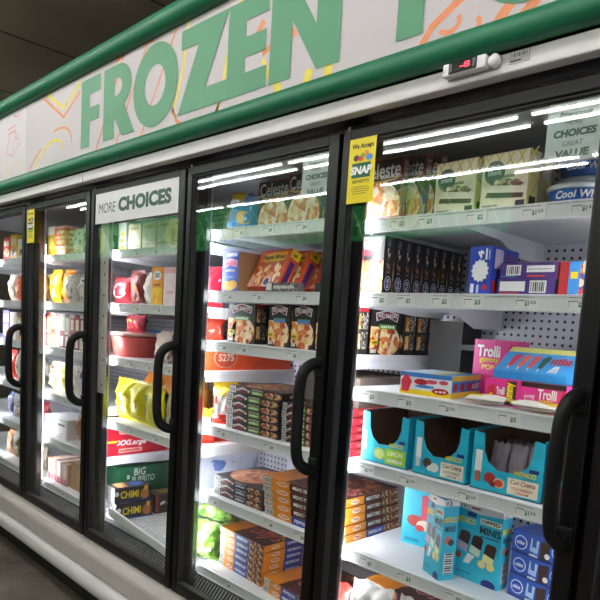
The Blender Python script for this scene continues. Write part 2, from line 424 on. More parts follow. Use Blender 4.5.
def freezer_case(label, xl, xr, bays, shelves, doors=True):
    c = empty('freezer_case', ((xl+xr)/2, 0, 0)); tag(c, label, 'freezer', 'glass door freezer cases')
    def B(mb, nm, par=c, lab=None):
        o = mb.build(nm, par)
        if par is c: o.location = (-(xl+xr)/2, 0, 0)
        if lab: o['label'] = lab
        return o
    g = .0018; a, z = xl+g, xr-g
    # shell: back, top liner, deck, base panel, bumper and kick
    b = MB(); b.box(a, .65, .30, z, .672, 2.06, PEG); B(b, 'back_panel')
    b = MB(); b.box(a, .05, 2.03, z, .65, 2.06, LINER); b.box(a, .674, 0.02, z, .75, 2.09, M('#8d8b88', .6)); B(b, 'cabinet_shell')
    b = MB(); b.box(a, .125, .395, z, .649, .418, M('#d9dadc', .4))
    for k in range(int((z-a)/.03)): b.box(a+.008+k*.03, .15, .418, a+.014+k*.03, .645, .424, M('#eceded', .35))
    for yy in (.2, .4, .6): b.box(a, yy, .418, z, yy+.006, .4225, M('#eceded', .35))
    B(b, 'deck_rack', lab='white slatted rack on the freezer floor')
    b = MB(); a, z = a-.0605, z-.0605; b.box(a, .0508, .318, z, .124, .345, M('#232226', .5)); b.box(a, .118, .345, z, .124, .394, M('#2c2b2e', .5))
    for k in range(int((z-a)/.018)):
        x = a+.006+k*.018; b.face([(x, .080, .3465), (x+.009, .080, .3465), (x+.009, .117, .388), (x, .117, .388)], M('#77767a', .45)); b.face([(x+.009, .080, .346), (x+.009, .080, .3465), (x+.009, .117, .388), (x+.009, .117, .346)], M('#2c2b2e', .5))
    B(b, 'vent_grille', lab='dark slotted air vent inside the door sill'); a, z = xl+g, xr-g
    a, z = a+.043, z+.043; b = MB(); wp = M('#c4bdb6', .45, var=.04, scale=5)
    pr = [(.03, .14), (.03, .34), (-.012, .341), (-.030, .336), (-.045, .318), (-.05, .305), (-.05, .236), (-.02, .234), (-.02, .14)]
    b.prism([(a, p[0], p[1]) for p in pr], (z-a, 0, 0), wp); B(b, 'base_panel', lab='pale grey lower panel')
    b = MB(); n = 14; pr = [(-.021, .224)]+[(-.05-.031*math.sin(PI*k/n), .183+.042*math.cos(PI*k/n)) for k in range(n+1)]+[(-.021, .139)]
    b.prism([(a, p[0], p[1]) for p in pr], (z-a, 0, 0), M('#e6e3df', .4, var=.05, scale=5)); B(b, 'bumper', lab='white rounded bumper rail')
    b = MB(); b.box(a, .035, .0, z, .06, .05, M('#0d0b09', .7)); b.box(a, -.018, .07, z, .03, .1385, M('#0d0b09', .7)); b.box(a, .022, .002, z, .034, .07, M('#0d0b09', .7)); B(b, 'kick_plate', lab='black recessed kick plate'); a, z = xl+g, xr-g
    # header
    b = MB(); b.bbox(a, -.012, 2.036, z, .046, 2.098, M('#2a282b', .45), .003); B(b, 'header', lab='black header above the doors')
    b = MB(); b.bbox(a, -.052, 2.034, z, -.013, 2.078, M('#dcdad6', .4, var=.03), .004); B(b, 'header_trim', lab='white strip below the sign')
    # mullions with light strips
    nm = bays+1
    for k in range(nm):
        x = xl-.005+k*PITCH
        if k == nm-1 and not doors: continue
        if k == nm-1: break
        mullion(c, B, x)
    for k in range(bays): 
        dd = door(c, xl+k*PITCH)
        dd.location = (-(xl+xr)/2, 0, 0)
    for (k, zz, prices, *ex) in shelves:
        x0 = xl+k*PITCH
        ex = ex[0] if ex else {}
        s = add_shelf(c, x0+ex.get('x0', -.004), x0+ex.get('x1', .752), zz, [(x0+px, p) for px, p in prices], br=ex.get('br'), dp=ex.get('dp', .058))
        s.location = (-(xl+xr)/2, 0, 0)
    return c
def mullion(c, B, x):
    b = MB(); b.prism([(p[0], p[1], .346) for p in ((x-.05, .044), (x+.05, .044), (x+.05, .056), (x+.026, .092), (x-.026, .092), (x-.05, .056))], (0, 0, 1.683), FRAME)
    o = B(b, 'mullion', lab='black mullion between doors')
    b = MB(); b.bbox(x-.020, .0925, .42, x+.020, .103, 2.0, M('#c8c8cc', .4), .003)
    h = b.build('light_housing', o)
    b = MB(); n = 8
    pr = [(x-.014+.028*k/n, .1035+.006*math.sin(PI*k/n)) for k in range(n+1)]
    b.prism([(p[0], p[1], .45) for p in pr], (0, 0, 1.36), LED); b.build('light_strip', o)['label'] = 'white light strip'
    return o
# ------------------------------------------------------------------ the three cases
D1, D2, D3, D4, D5, D6 = 0., -PITCH, -2*PITCH, -3*PITCH, -4*PITCH, -5*PITCH
freezer_case('three door freezer case nearest, holding pizza and ice pops, under the big sign', D3, PITCH, 3, [
    (2, 1.783, [(.12, '$3'), (.215, '$3'), (.37, '$2'), (.525, '$1.25'), (.645, '$1.25')], {'br': (.33, .746), 'dp': .088}),
    (2, 1.562, [(.07, '$2'), (.165, '$2'), (.285, '$2'), (.385, '$3'), (.53, '$1.25'), (.66, '$1.25')], {'br': (.205, .746), 'dp': .09}),
    (2, 1.268, [(.06, '$3'), (.195, '$3'), (.335, '$1.25'), (.515, '$5'), (.66, '$5')]),
    (2, 1.040, [(.07, '$1.25'), (.225, '$1.25'), (.42, '$1.25'), (.585, '$1.25')]),
    (2, .750, [(.10, '$5'), (.245, '$5'), (.41, '$5'), (.6, '$5')]),
    (1, 1.800, [(.17, '$4'), (.33, '$4'), (.5, '$4')], {'x1': .68}), (1, 1.562, [(.12, '$4'), (.29, '$4'), (.52, '$4')]),
    (1, 1.366, [(.1, '$4'), (.22, '$4'), (.49, '$4')]), (1, 1.028, [(.12, '$4'), (.4, '$4')]),
    (1, .745, [(.09, '$4'), (.42, '$4'), (.58, '$4')]), (1, .436, [(.2, '$4'), (.5, '$4')]),
    (0, 1.752, [(.2, '$5'), (.36, '$5'), (.55, '$5')], {'x0': -.055}), (0, 1.498, [(.22, '$5'), (.4, '$5'), (.58, '$5')], {'x0': -.055}),
    (0, 1.238, [(.18, '$5'), (.34, '$5'), (.5, '$5')], {'x0': -.055}), (0, .922, [(.2, '$5'), (.42, '$5'), (.6, '$5')], {'x0': -.055})])
freezer_case('three door freezer case farther left, holding bags and white cartons', D6, D3, 3, [
    (2, 1.753, [(.25, '$4'), (.5, '$4')], {'x1': .70}), (2, 1.488, [(.25, '$4'), (.5, '$4')], {'x1': .70}), (2, 1.235, [(.25, '$4'), (.5, '$4')], {'x1': .70}),
    (2, .970, [(.25, '$4'), (.5, '$4')], {'x1': .70}), (2, .712, [(.25, '$4'), (.5, '$4')], {'x1': .70}), (2, .440, [(.25, '$4'), (.5, '$4')], {'x1': .70}),
    (1, 1.753, []), (1, 1.488, []), (1, 1.235, []), (1, .970, []), (1, .712, []), (1, .440, []),
    (0, 1.753, []), (0, 1.488, []), (0, 1.235, []), (0, .970, []), (0, .712, []), (0, .440, [])])
freezer_case('single door freezer case at the cropped edge beside the ice pop door', PITCH, 2*PITCH, 1, [
    (0, 1.75, []), (0, 1.5, []), (0, 1.25, []), (0, 1.0, []), (0, .75, [])])

# ------------------------------------------------------------------ big sign above the doors
sg = empty('sign_board', (0, -.05, 2.1)); tag(sg, 'long green and grey sign reading FROZEN FOODS above the freezer doors', 'sign')
XA, XB = -3.87, 1.55
b = MB(); SP = M('#bfb8b8', .5, var=.03, scale=3)
b.box(XA, 0, 0, XB, .03, .45, SP)
F = Frame((XA, 0, 0), (XB-XA, 0, 0), (0, 0, .45))
def fx(x): return (x-XA)/(XB-XA)
def fz(z): return min(1, max(0, (z-2.1)/.45))
OR, YE, PK = M('#de8a5c', .6), M('#e2cf45', .6), M('#d98a78', .6)
def pl(pts, w, m, l=1): b.line(F, [(fx(x), fz(z)) for x, z in pts], w, m, l)
def arc(cx, cz, rx, rz, t0, t1, tilt=0, n=14):
    o = []
    for k in range(n+1):
        t = t0+(t1-t0)*k/n; x, z = rx*math.cos(t), rz*math.sin(t)
        o.append((cx+x*math.cos(tilt)-z*math.sin(tilt), cz+x*math.sin(tilt)+z*math.cos(tilt)))
    return o
b.rect(F, 0, 0, fx(-2.215), 1, M('#c9c3c4', .5, var=.02), 1)          # the lighter next section of the panel
# line drawings: milk carton, chevrons, rings, pods
pl([(-2.47, 2.42), (-2.36, 2.43)], .008, PK, 2); pl([(-2.46, 2.395), (-2.36, 2.40)], .008, PK, 2)
pl([(-2.44, 2.39), (-2.49, 2.30), (-2.40, 2.27), (-2.30, 2.33), (-2.36, 2.395)], .007, PK, 2); pl([(-2.40, 2.30), (-2.36, 2.385)], .006, PK, 2); pl([(-2.36, 2.36), (-2.33, 2.35)], .008, PK, 2)
pl([(-2.49, 2.25), (-2.49, 2.13)], .006, YE, 2); pl([(-2.31, 2.25), (-2.30, 2.13)], .007, YE, 2); pl([(-2.40, 2.22), (-2.40, 2.13)], .004, PK, 2)
pl(arc(-2.34, 2.50, .05, .03, PI, 2*PI), .007, PK, 2)
pl([(-1.99, 2.49), (-1.76, 2.36), (-1.59, 2.44)], .014, OR); pl([(-1.95, 2.50), (-1.76, 2.40), (-1.59, 2.48)], .016, YE)
pl(arc(-1.93, 2.17, .17, .085, -.2, 3.3, .35), .013, YE); pl(arc(-1.91, 2.17, .25, .125, -.2, 1.2, .35), .010, OR); pl(arc(-1.95, 2.17, .26, .10, 1.7, 3.3, .35), .010, OR)
for xx in (-1.40, -1.22, -1.02): pl([(xx-.04, 2.14), (xx+.22, 2.53)], .010, OR)
pl([(-1.27, 2.49), (-1.1, 2.52), (-.98, 2.50)], .014, OR)
pl([(-.745, 2.52), (-.765, 2.36), (-.80, 2.26), (-.83, 2.2)], .014, YE); pl([(-.83, 2.22), (-.80, 2.17), (-.75, 2.14)], .013, OR)
pl([(-.44, 2.52), (-.50, 2.36), (-.53, 2.22), (-.56, 2.15)], .014, YE); pl([(-.53, 2.2), (-.56, 2.15), (-.60, 2.13)], .013, OR)
pl([(-.37, 2.34), (-.33, 2.385)], .022, OR); pl([(-.33, 2.285), (-.29, 2.30)], .018, OR); pl([(-.325, 2.27), (-.29, 2.2)], .016, YE)
pl([(-.258, 2.185), (-.235, 2.13)], .03, YE); pl([(-.115, 2.19), (-.135, 2.13)], .03, YE); pl([(-.04, 2.19), (-.045, 2.12)], .03, YE)
pl([(-.18, 2.30), (-.215, 2.345)], .016, OR); pl([(-.13, 2.40), (-.06, 2.47)], .02, OR)
pl([(.255, 2.13), (.30, 2.19), (.36, 2.225), (.46, 2.27), (.53, 2.31)], .020, OR)
pl(arc(.348, 2.185, .028, .02, -2.6, .6), .012, OR); pl(arc(.40, 2.165, .03, .02, -2.6, .7), .012, OR)
pl([(.46, 2.135), (.53, 2.215)], .026, OR); pl([(.52, 2.135), (.59, 2.2)], .026, OR); pl([(.62, 2.13), (.66, 2.2)], .02, YE)
pl([(.78, 2.15), (.95, 2.38), (1.2, 2.46)], .018, OR); pl([(1.2, 2.14), (1.42, 2.42)], .016, YE)
for xx in (-3.7, -3.3, -2.95): pl(arc(xx, 2.3, .12, .1, 0, 5.6), .010, OR); pl([(xx+.13, 2.15), (xx+.2, 2.45)], .012, YE)
b.build('panel', sg, (0, 0, 0))
# letters
LG = M('#45895f', .5, var=.03, scale=4)
F2 = Frame((XA, -.0015, 0), (XB-XA, 0, 0), (0, 0, .45))
def letter(outer, hole=None):
    m = MB()
    if hole:                       # ring of quads between two outlines with equal counts
        n = len(outer)
        for k in range(n):
            j = (k+1) % n
            m.face([F2.p(fx(p[0]), fz(p[1]), 1) for p in (outer[k], outer[j], hole[j], hole[k])], LG)
    else:
        bm = bmesh.new(); vs = [bm.verts.new(F2.p(fx(x), fz(z), 1)) for x, z in outer]; bm.faces.new(vs); bm.normal_update()
        bmesh.ops.triangulate(bm, faces=bm.faces[:]); m.bm(bm, LG)
    o = m.build('letter', sg); return o
def LF(x, w, z0=2.183, z1=2.475):
    h = z1-z0; letter([(x, z0), (x+.45*w, z0), (x+.45*w, z0+.37*h), (x+.95*w, z0+.37*h), (x+.95*w, z0+.57*h), (x+.45*w, z0+.57*h), (x+.45*w, z0+.77*h), (x+w, z0+.77*h), (x+w, z1), (x, z1)])
def LO(cx, w, z0=2.175, z1=2.483):
    n = 40; cz = (z0+z1)/2; h = (z1-z0)/2
    letter([(cx+w/2*math.cos(2*PI*k/n), cz+h*math.sin(2*PI*k/n)) for k in range(n)], [(cx+w*.235*math.cos(2*PI*k/n), cz+h*.49*math.sin(2*PI*k/n)) for k in range(n)])
def LR(x, w, z0=2.183, z1=2.475):
    h = z1-z0
    bowl = [(x+.48*w+.40*w*math.sin(t), z0+.70*h+.30*h*math.cos(t)) for t in [PI*k/10 for k in range(11)]]
    hole = [(x+.40*w+.20*w*math.sin(t), z0+.70*h+.125*h*math.cos(t)) for t in [PI*k/10 for k in range(11)]]
    m = MB()
    outer = [(x, z1), *bowl]; 
    # left stem, bowl ring, leg
    def P(pts, l=1):
        bm = bmesh.new(); vs = [bm.verts.new(F2.p(fx(p[0]), fz(p[1]), l)) for p in pts]; bm.faces.new(vs); bm.normal_update(); bmesh.ops.triangulate(bm, faces=bm.faces[:]); m.bm(bm, LG)
    P([(x, z0), (x+.36*w, z0), (x+.36*w, z1), (x, z1)])
    P([(x+.36*w, z1), (x+.36*w, hole[0][1]), hole[0], bowl[0]])
    for k in range(10): P([bowl[k], hole[k], hole[k+1], bowl[k+1]])
    P([bowl[10], hole[10], (x+.36*w, hole[10][1]), (x+.36*w, bowl[10][1])])
    P([(x+.36*w, z0+.42*h), (x+.36*w, z0+.30*h), (x+.62*w, z0), (x+w, z0), (x+.64*w, z0+.46*h)], 3)
    m.build('letter', sg)
def LZ(x, w, z0=2.183, z1=2.475):
    h = z1-z0; letter([(x, z0), (x+w, z0), (x+w, z0+.23*h), (x+.58*w, z0+.23*h), (x+w, z1), (x+.04*w, z1), (x+.04*w, z0+.77*h), (x+.42*w, z0+.77*h)])
def LE(x, w, z0=2.183, z1=2.475):
    h = z1-z0; s = .46; letter([(x, z0), (x+w, z0), (x+w, z0+.225*h), (x+s*w, z0+.225*h), (x+s*w, z0+.385*h), (x+.96*w, z0+.385*h), (x+.96*w, z0+.6*h), (x+s*w, z0+.6*h), (x+s*w, z0+.775*h), (x+w, z0+.775*h), (x+w, z1), (x, z1)])
def LN(x, w, z0=2.183, z1=2.475):
    h = z1-z0; letter([(x, z0), (x+.33*w, z0), (x+.33*w, z0+.56*h), (x+.70*w, z0), (x+w, z0), (x+w, z1), (x+.67*w, z1), (x+.67*w, z0+.44*h), (x+.30*w, z1), (x, z1)])
def LD(x, w, z0=2.183, z1=2.475):
    n = 20; cz = (z0+z1)/2; h = (z1-z0)/2
    o = [(x+.4*w+.6*w*math.cos(t), cz+h*math.sin(t)) for t in [-PI/2+PI*k/n for k in range(n+1)]]+[(x, z1), (x, z0)]
    i = [(x+.45*w+.24*w*math.cos(t), cz+.5*h*math.sin(t)) for t in [-PI/2+PI*k/n for k in range(n+1)]]+[(x+.4*w, cz+.5*h), (x+.4*w, cz-.5*h)]
    letter(o, i)
def LS(x, w, z0=2.175, z1=2.483):
    m = MB(); h = z1-z0
    c = arc(x+.5*w, z0+.72*h, .32*w, .19*h, .5, PI*1.5, 0, 10)+arc(x+.5*w, z0+.29*h, .32*w, .2*h, PI/2, -PI+.5, 0, 10)[1:]
    m.line(F2, [(fx(p[0]), fz(p[1])) for p in c], .075, LG, 1); m.build('letter', sg)
LF(-1.572, .178); LR(-1.362, .262); LO(-.955, .315); LZ(-.792, .285); LE(-.506, .20); LN(-.293, .293)
LF(.193, .18); LO(.55, .315); LO(.885, .315); LD(1.06, .24); LS(1.31, .2)
for zz, r in ((2.114, .033), (2.538, .037)):
    m = MB(); m.tube([(XA, -.012, zz-2.1), (XB, -.012, zz-2.1)], r, M('#0f6a45', .5, var=.06, scale=3), 20)
    m.build('rail', sg)['label'] = 'lower green rounded rail' if zz < 2.3 else 'upper green rounded rail'
m = MB(); m.box(XA, .032, .002, XB, .30, .46, M('#262422', .7)); m.build('canopy_box', sg)

# temperature display and sticker
td = empty('temperature_display', (.42, -.0525, 2.064)); tag(td, 'small white temperature display with red digits under the green rail', 'display')
m = MB(); m.bbox(-.062, -.024, -.013, .048, -.0005, .0155, WHITE, .003); m.build('housing', td)
m = MB(); m.bbox(-.044, -.027, -.010, .028, -.0242, .0135, M('#0b0b0c', .2), .001)
Fd = Frame((-.044, -.0272, -.010), (.072, 0, 0), (0, 0, .0235)); m.text(Fd, .42, .22, .78, .78, '-8', emis('red_digits', '#ff2a3c', 3), 1, .02)
for s in (0, 1): m.rect(Fd, .02+.84*s, .1, .13+.84*s, .9, M('#4a4a4c', .4), 1)
m.build('screen', td)
m = MB(); m.lathe([(.0, 0), (.0145, 0), (.0145, .012), (.010, .018), (0, .019)], WHITE, n=16); o = m.build('bracket_cap', td, (.063, -.0015, .0), (PI/2, 0, 0))
m = MB(); m.box(-.024, -.0008, -.012, .024, 0, .012, M('#b9b4ac', .6)); Fs = Frame((-.024, -.0008, -.012), (.048, 0, 0), (0, 0, .024)); m.bars(Fs, .05, .5, .95, .95, 1, 11); m.rect(Fs, .08, .15, .6, .3, INK, 1)
tag(m.build('barcode_sticker', None, (.537, -.0525, 2.062)), 'small grey barcode sticker on the white strip beside the temperature display', 'sticker')

# ------------------------------------------------------------------ signs on the glass
def snap(x, label):
    w, h = .096, .178; m = MB(); m.box(-w/2, -.0006, 0, w/2, 0, h, M('#e8d60a', .45, var=.03))
    F = Frame((-w/2, -.0006, 0), (w, 0, 0), (0, 0, h))
    m.text(F, .1, .82, .92, .92, 'We Accept', INK, 1, .03)
    m.rect(F, .14, .39, .84, .62, M('#0f5a3c', .5), 1); m.text(F, .1, .44, .9, .57, 'SNAP', WHITE, 3, .05, .15)
    m.ell(F, .28, .70, .1, .05, M('#4a3a33', .5), 1); m.ell(F, .46, .69, .1, .045, M('#d8342a', .5), 2); m.ell(F, .52, .73, .06, .035, M('#4f9a3a', .5), 3); m.ell(F, .66, .74, .09, .065, M('#e8952a', .5), 1); m.ell(F, .78, .69, .12, .05, M('#3f8fd0', .5), 2)
    m.text(F, .2, .31, .82, .36, 'BENEFITS', INK, 1, .01)
    for k, (a, c) in enumerate(((.22, .78), (.14, .86), (.2, .82), (.24, .76))): m.rect(F, a, .245-.035*k, c, .257-.035*k, M('#8f7c12', .6), 1)
    tag(m.build('door_sign', None, (x, -.0005, 1.803)), label, 'sign')
snap(.066, 'yellow benefits sign on the glass door holding ice pops')
snap(D4+.062, 'narrow looking yellow benefits sign on the far freezer door, beyond the white sign')
m = MB(); m.box(-.336, -.0008, 0, .336, 0, .134, M('#e6e6e4', .5, var=.02)); F = Frame((-.336, -.0008, 0), (.672, 0, 0), (0, 0, .134))
DG = M('#1f4f3c', .5); m.text(F, .045, .33, .275, .66, 'MORE', DG, 1, .0, .12); m.text(F, .31, .3, .93, .76, 'CHOICES', DG, 1, .055)
tag(m.build('door_sign', None, (-1.176, -.0005, 1.85)), 'wide white sign reading MORE CHOICES across the top of a freezer door', 'sign')
def value(x, label):
    w, h = .118, .128; m = MB(); m.box(-w/2, -.0006, 0, w/2, 0, h, film_mat('sign_film', '#b7c6bd', .82)); F = Frame((-w/2, -.0006, 0), (w, 0, 0), (0, 0, h))
    for t, b0, b1, a0, a1, bo in (('NEW', .86, .95, .36, .64, 0), ('Items', .72, .83, .22, .82, .05), ('MORE', .60, .67, .34, .66, 0), ('CHOICES', .40, .53, .14, .92, .05), ('GREAT', .25, .33, .32, .7, 0), ('VALUE', .06, .19, .2, .82, .05)): m.text(F, a0, b0, a1, b1, t, DG, 1, bo, .08)
    tag(m.build('door_sign', None, (x, .0206, 1.8445)), label, 'sign')
value(.642, 'pale green sign inside the door holding ice pops, reading NEW ITEMS and GREAT VALUE')
value(-.1315, 'pale green sign inside the door left of the yellow sign, reading GREAT VALUE')
# ------------------------------------------------------------------ PRODUCTS: nearest door
RED = M('#b3202a', .4); DKB = M('#1c191a', .4); BRN = M('#4a1f1a', .4); ORA = M('#e08a1e', .4); BLU = M('#1f3f9a', .4)
TEAL = M('#22b4d0', .4); TEALD = M('#0f7f9c', .4); PINK = M('#e0368e', .35); YEL = M('#f0d21a', .4); CREAM = M('#efe6cf', .45); LBLU = M('#3a8fd6', .4)
NAVY = M('#1a2f7c', .4); PURP = M('#4a2a7a', .4); KRAFT = M('#b08a60', .8); KRAFTD = M('#8a6a4a', .85); GRN = M('#3f9a3a', .45); CHOC = M('#3a221b', .35); MINT = M('#cfe8d8', .4)
GOLD = M('#e9b52c', .4); LIME = M('#a6d22a', .4); GREY = M('#8b8a8c', .5); PINKW = M('#f3dfe2', .45)
# Celeste small pizza cartons on the top shelf
def g_celeste(b, S):
    F = S['f']; b.rect(F, 0, 0, 1, .66, M('#3a1416', .4), 1); b.ell(F, .5, .18, .50, .46, PIZZA_PALE, 2, 34)
    b.rect(F, 0, .63, 1, 1, DKB, 3); b.poly(F, [(0, .70), (.2, .645), (.5, .625), (.8, .64), (1, .69), (1, .72), (.8, .67), (.5, .655), (.2, .675), (0, .73)], M('#c9a24a', .4), 4)
    b.text(F, .04, .70, .96, .96, 'Celeste', WHITE, 5, .02); b.squig(F, .5, .685, .9, .715, CREAM, 5)
    b.line(F, [(.005, 0), (.005, 1), (.995, 1), (.995, 0)], .003, RED, 6); b.rect(F, .0, 0, 1, .05, RED, 6)
    R_ = S['r']; b.rect(R_, 0, 0, 1, 1, RED, 1); b.rect(R_, .16, .02, .84, .98, M('#5c5a5e', .45), 2)
    b.bars(R_, .2, .70, .8, .95, 3, 8, True); b.rect(R_, .2, .5, .8, .68, M('#2f6d4a', .4), 3); b.rect(R_, .2, .26, .8, .48, M('#3d5c9c', .4), 3); b.text(R_, .3, .06, .75, .24, 'Celeste', WHITE, 3, .02, 0, True)
CEL = carton(.170, .024, .178, DKB, g_celeste, 'celeste')
for i, (x, y, rz, lb) in enumerate(((.012, .160, -.06, 'dark red edged small pizza carton in front on the top shelf, behind the yellow sign'),
                                     (.068, .205, -.32, 'dark pizza carton with a red spine, second in the leaning row on the top shelf'),
                                     (.108, .222, -.34, 'dark pizza carton with red spine, rightmost leaning one, touching the cream pie carton'))):
    put(CEL, 'pizza_carton', x, y+.012, 1.7838+.011*(i > 0), lb, 'pizza box', 'small pizza cartons on the top shelf', rz, 0, .12*(i > 0))
# Edwards cream pie cartons
def g_edw(b, S):
    F = S['f']; LAT = M('#d9c04a', .45)
    for k in range(5): b.line(F, [(.05+.24*k, 1), (-.02+.24*k+.22, .72)], .004, LAT, 1); b.line(F, [(.2+.24*k, 1), (.2+.24*k-.2, .72)], .004, LAT, 1)
    b.disc(F, .28, .66, .03, M('#38322f', .4), 2); b.text(F, .14, .61, .43, .71, 'Edwards', WHITE, 3, .0, .2)
    b.poly(F, [(.12, .22), (.93, .16), (.98, .36), (.5, .42), (.18, .44)], CREAM, 3); b.poly(F, [(.12, .22), (.93, .16), (.94, .24), (.15, .31)], BRN, 4); b.poly(F, [(.2, .44), (.95, .36), (.97, .46), (.6, .52), (.24, .52)], food('pie', ['#6b4030', '#8a5a42', '#efe3cf', '#4a2a20', '#caa98a'], 90), 4)
    b.rect(F, .78, .02, .97, .12, BLACK, 2); b.rect(F, .06, .05, .4, .08, GREY, 2)
    b.squig(F, .48, .54, .72, .6, BRN, 3)
    R_ = S['r']; b.rect(R_, 0, 0, 1, 1, M('#e9dc8e', .45), 1); b.rect(R_, .15, .62, .85, .92, PAPER, 2); b.line(R_, [(.1, .1), (.9, .5), (.1, .6)], .006, LAT, 2); b.rect(R_, .2, .05, .8, .2, BLACK, 2)
EDW = carton(.132, .055, .142, M('#ece3c4', .45), g_edw, 'edwards')
for x, y, rz, lb in ((.276, .185, -.08, 'cream pie carton beside the leaning red spined cartons on the top shelf'), (.424, .178, -.06, 'cream pie carton in the middle of the top shelf with a dark oval badge'),
                     (.262, .275, 0, 'cream pie carton in the second row behind the leftmost pie carton'), (.412, .275, 0, 'cream pie carton in the second row behind the middle pie carton')):
    put(EDW, 'pie_carton', x, y, 1.7835, lb, 'dessert box', 'cream pie cartons on the top shelf', rz)
# whipped topping tubs
def tub(r, h):
    t = MB(); t.lathe([(0, 0), (r*.82, 0), (r*.86, .004), (r*.98, h-.012), (r*.98, h-.01)], M('#2f6fc4', .35))
    n = 26; v, f = text_geo('Cool Whip', .03, .15)
    t.raw([((r*.965+.004)*math.sin((x-.5)*1.5), -(r*.965+.004)*math.cos((x-.5)*1.5), h*.22+y*h*.5) for x, y in v], f, WHITE); return t.mesh('tub')
def lid(r): 
    t = MB(); t.lathe([(r*1.0, -.010), (r*1.05, -.009), (r*1.05, .001), (r*1.0, .004), (r*.9, .002), (0, .002)], M('#e4ecef', .3)); return t.mesh('lid')
TB, LD_ = tub(.076, .050), lid(.076); k = 0
for x, y, z, lb in ((.578, .255, 1.7835, 'blue whipped topping tub with white lid in front at the end of the top shelf'),
                    (.525, .43, 1.7835, 'lower blue whipped topping tub standing behind the front tub'),
                    (.525, .43, 1.7835+.0565, 'second blue whipped topping tub of the pile behind the front tub'),
                    (.525, .43, 1.7835+.113, 'third blue whipped topping tub of the pile behind the front tub'),
                    (.525, .43, 1.7835+.1695, 'topmost blue whipped topping tub of the pile behind the front tub, by the sign')):
    o = put(TB, 'topping_tub', x, y, z, lb, 'tub', 'whipped topping tubs', rz=.35)
    l_ = bpy.data.objects.new('lid', LD_); COL.objects.link(l_); l_.parent = o; l_.location = (0, 0, .0510); l_['label'] = 'white round lid'
# second shelf: row of black pizza boxes facing front, spines to the right
def g_rb(b, S, spine=True):
    F = S['f']; b.rect(F, 0, 0, 1, .66, PIZZA, 1); b.rect(F, 0, .58, 1, 1, DKB, 2)
    b.ell(F, .5, .80, .40, .15, RED, 3); b.poly(F, [(.1, .72), (.5, .8), (.9, .72), (.93, .93), (.5, .99), (.07, .93)], WHITE, 4); b.poly(F, [(.125, .735), (.5, .815), (.875, .735), (.905, .915), (.5, .972), (.095, .915)], M('#a3222a', .4), 5)
    b.text(F, .14, .8, .88, .92, 'RED BARON', WHITE, 6, .025); b.rect(F, .3, .6, .7, .66, BLACK, 6)
    R_ = S['r']; b.rect(R_, .32, .36, .62, .80, food('spine_print', ['#c9a48a', '#2a2420', '#e0803a', '#3a302c', '#f0e6da', '#221d1c'], 130), 1)
    b.squig(R_, .30, .82, .62, .97, GREY, 1)
    b.ell(R_, .5, .18, .34, .13, M('#cdd6e4', .4), 2); b.ell(R_, .5, .18, .26, .11, NAVY, 3); b.text(R_, .36, .1, .62, .26, 'RB', WHITE, 4, .02, 0, True)
RB1 = carton(.165, .050, .172, DKB, g_rb, 'rb')
for i in range(9):
    nth = ['front', 'second', 'third', 'fourth', 'fifth', 'sixth', 'seventh', 'eighth', 'ninth'][i]
    put(RB1, 'pizza_box', -.028+.002*math.sin(i*2.1)+.0, .173+i*.052, 1.5625, 'black pizza box standing %s in the row beside the blue carton on the second shelf' % nth if i else 'front black pizza box of the second shelf, its pizza picture half hidden', 'pizza box', 'upright black pizza boxes on the second shelf')
def g_klon(b, S):
    F = S['f']; b.text(F, .36, .74, .62, .92, '4', WHITE, 2, .04, 0, True); b.rect(F, .70, .72, .78, .95, WHITE, 1); b.rect(F, .84, .72, .90, .92, M('#9fb6e6', .4), 1)
    pts = []
    for k in range(26):
        r = .40 if k % 2 else .33; pts.append((.5+r*math.cos(2*PI*k/26), .49+r*.62*math.sin(2*PI*k/26)))
    b.poly(F, pts, WHITE, 1)
    b.rect(F, .12, .03, .28, .22, WHITE, 1); b.rect(F, .4, .03, .5, .2, M('#c8d4ee', .4), 1); b.disc(F, .75, .15, .008, RED, 1)
    R_ = S['r']; b.rect(R_, .1, .55, .4, .95, M('#c7b7c9', .4), 1); b.rect(R_, .5, .5, .95, .9, PURP, 1); b.rect(R_, .05, .05, .2, .3, RED, 1)
put(carton(.066, .15, .128, M('#1f3fa8', .4), g_klon, 'blue_carton'), 'ice_cream_carton', .372, .235, 1.5625, 'royal blue carton standing on end with white splash, on the second shelf', 'ice cream box')
def g_purp(b, S):
    F = S['f']; b.bars(F, .12, .22, .38, .85, 2); b.rect(F, .48, .4, .95, .8, PAPER, 1); b.rect(F, .5, .55, .9, .62, M('#a9a4b4', .5), 2); b.rect(F, .5, .12, .8, .22, M('#c0392b', .5), 1); b.rect(F, .02, .12, .3, .2, M('#3f86c4', .5), 1)
    R_ = S['r']; b.rect(R_, 0, 0, 1, 1, LBLU, 1); b.rect(R_, 0, 0, .3, 1, RED, 2)
def g_purp2(b, S):
    F = S['f']; b.rect(F, .05, .25, .5, .85, PAPER, 1); b.rect(F, .05, .1, .4, .2, M('#b63a4a', .5), 1); b.bars(F, .58, .15, .86, .9, 2)
    R_ = S['r']; b.rect(R_, 0, 0, 1, 1, PURP, 1)
PU1 = carton(.155, .17, .042, PURP, g_purp2, 'purple_a'); PU2 = carton(.155, .17, .042, PURP, g_purp, 'purple_b')
put(PU1, 'bar_carton', .493, .265, 1.5625, 'purple flat carton lying directly on the second shelf beside the blue carton', 'ice cream box', 'purple cartons on the second shelf')
put(PU2, 'bar_carton', .497, .268, 1.6050, 'purple flat carton with a barcode lying on top of another purple carton', 'ice cream box', 'purple cartons on the second shelf', -.02)
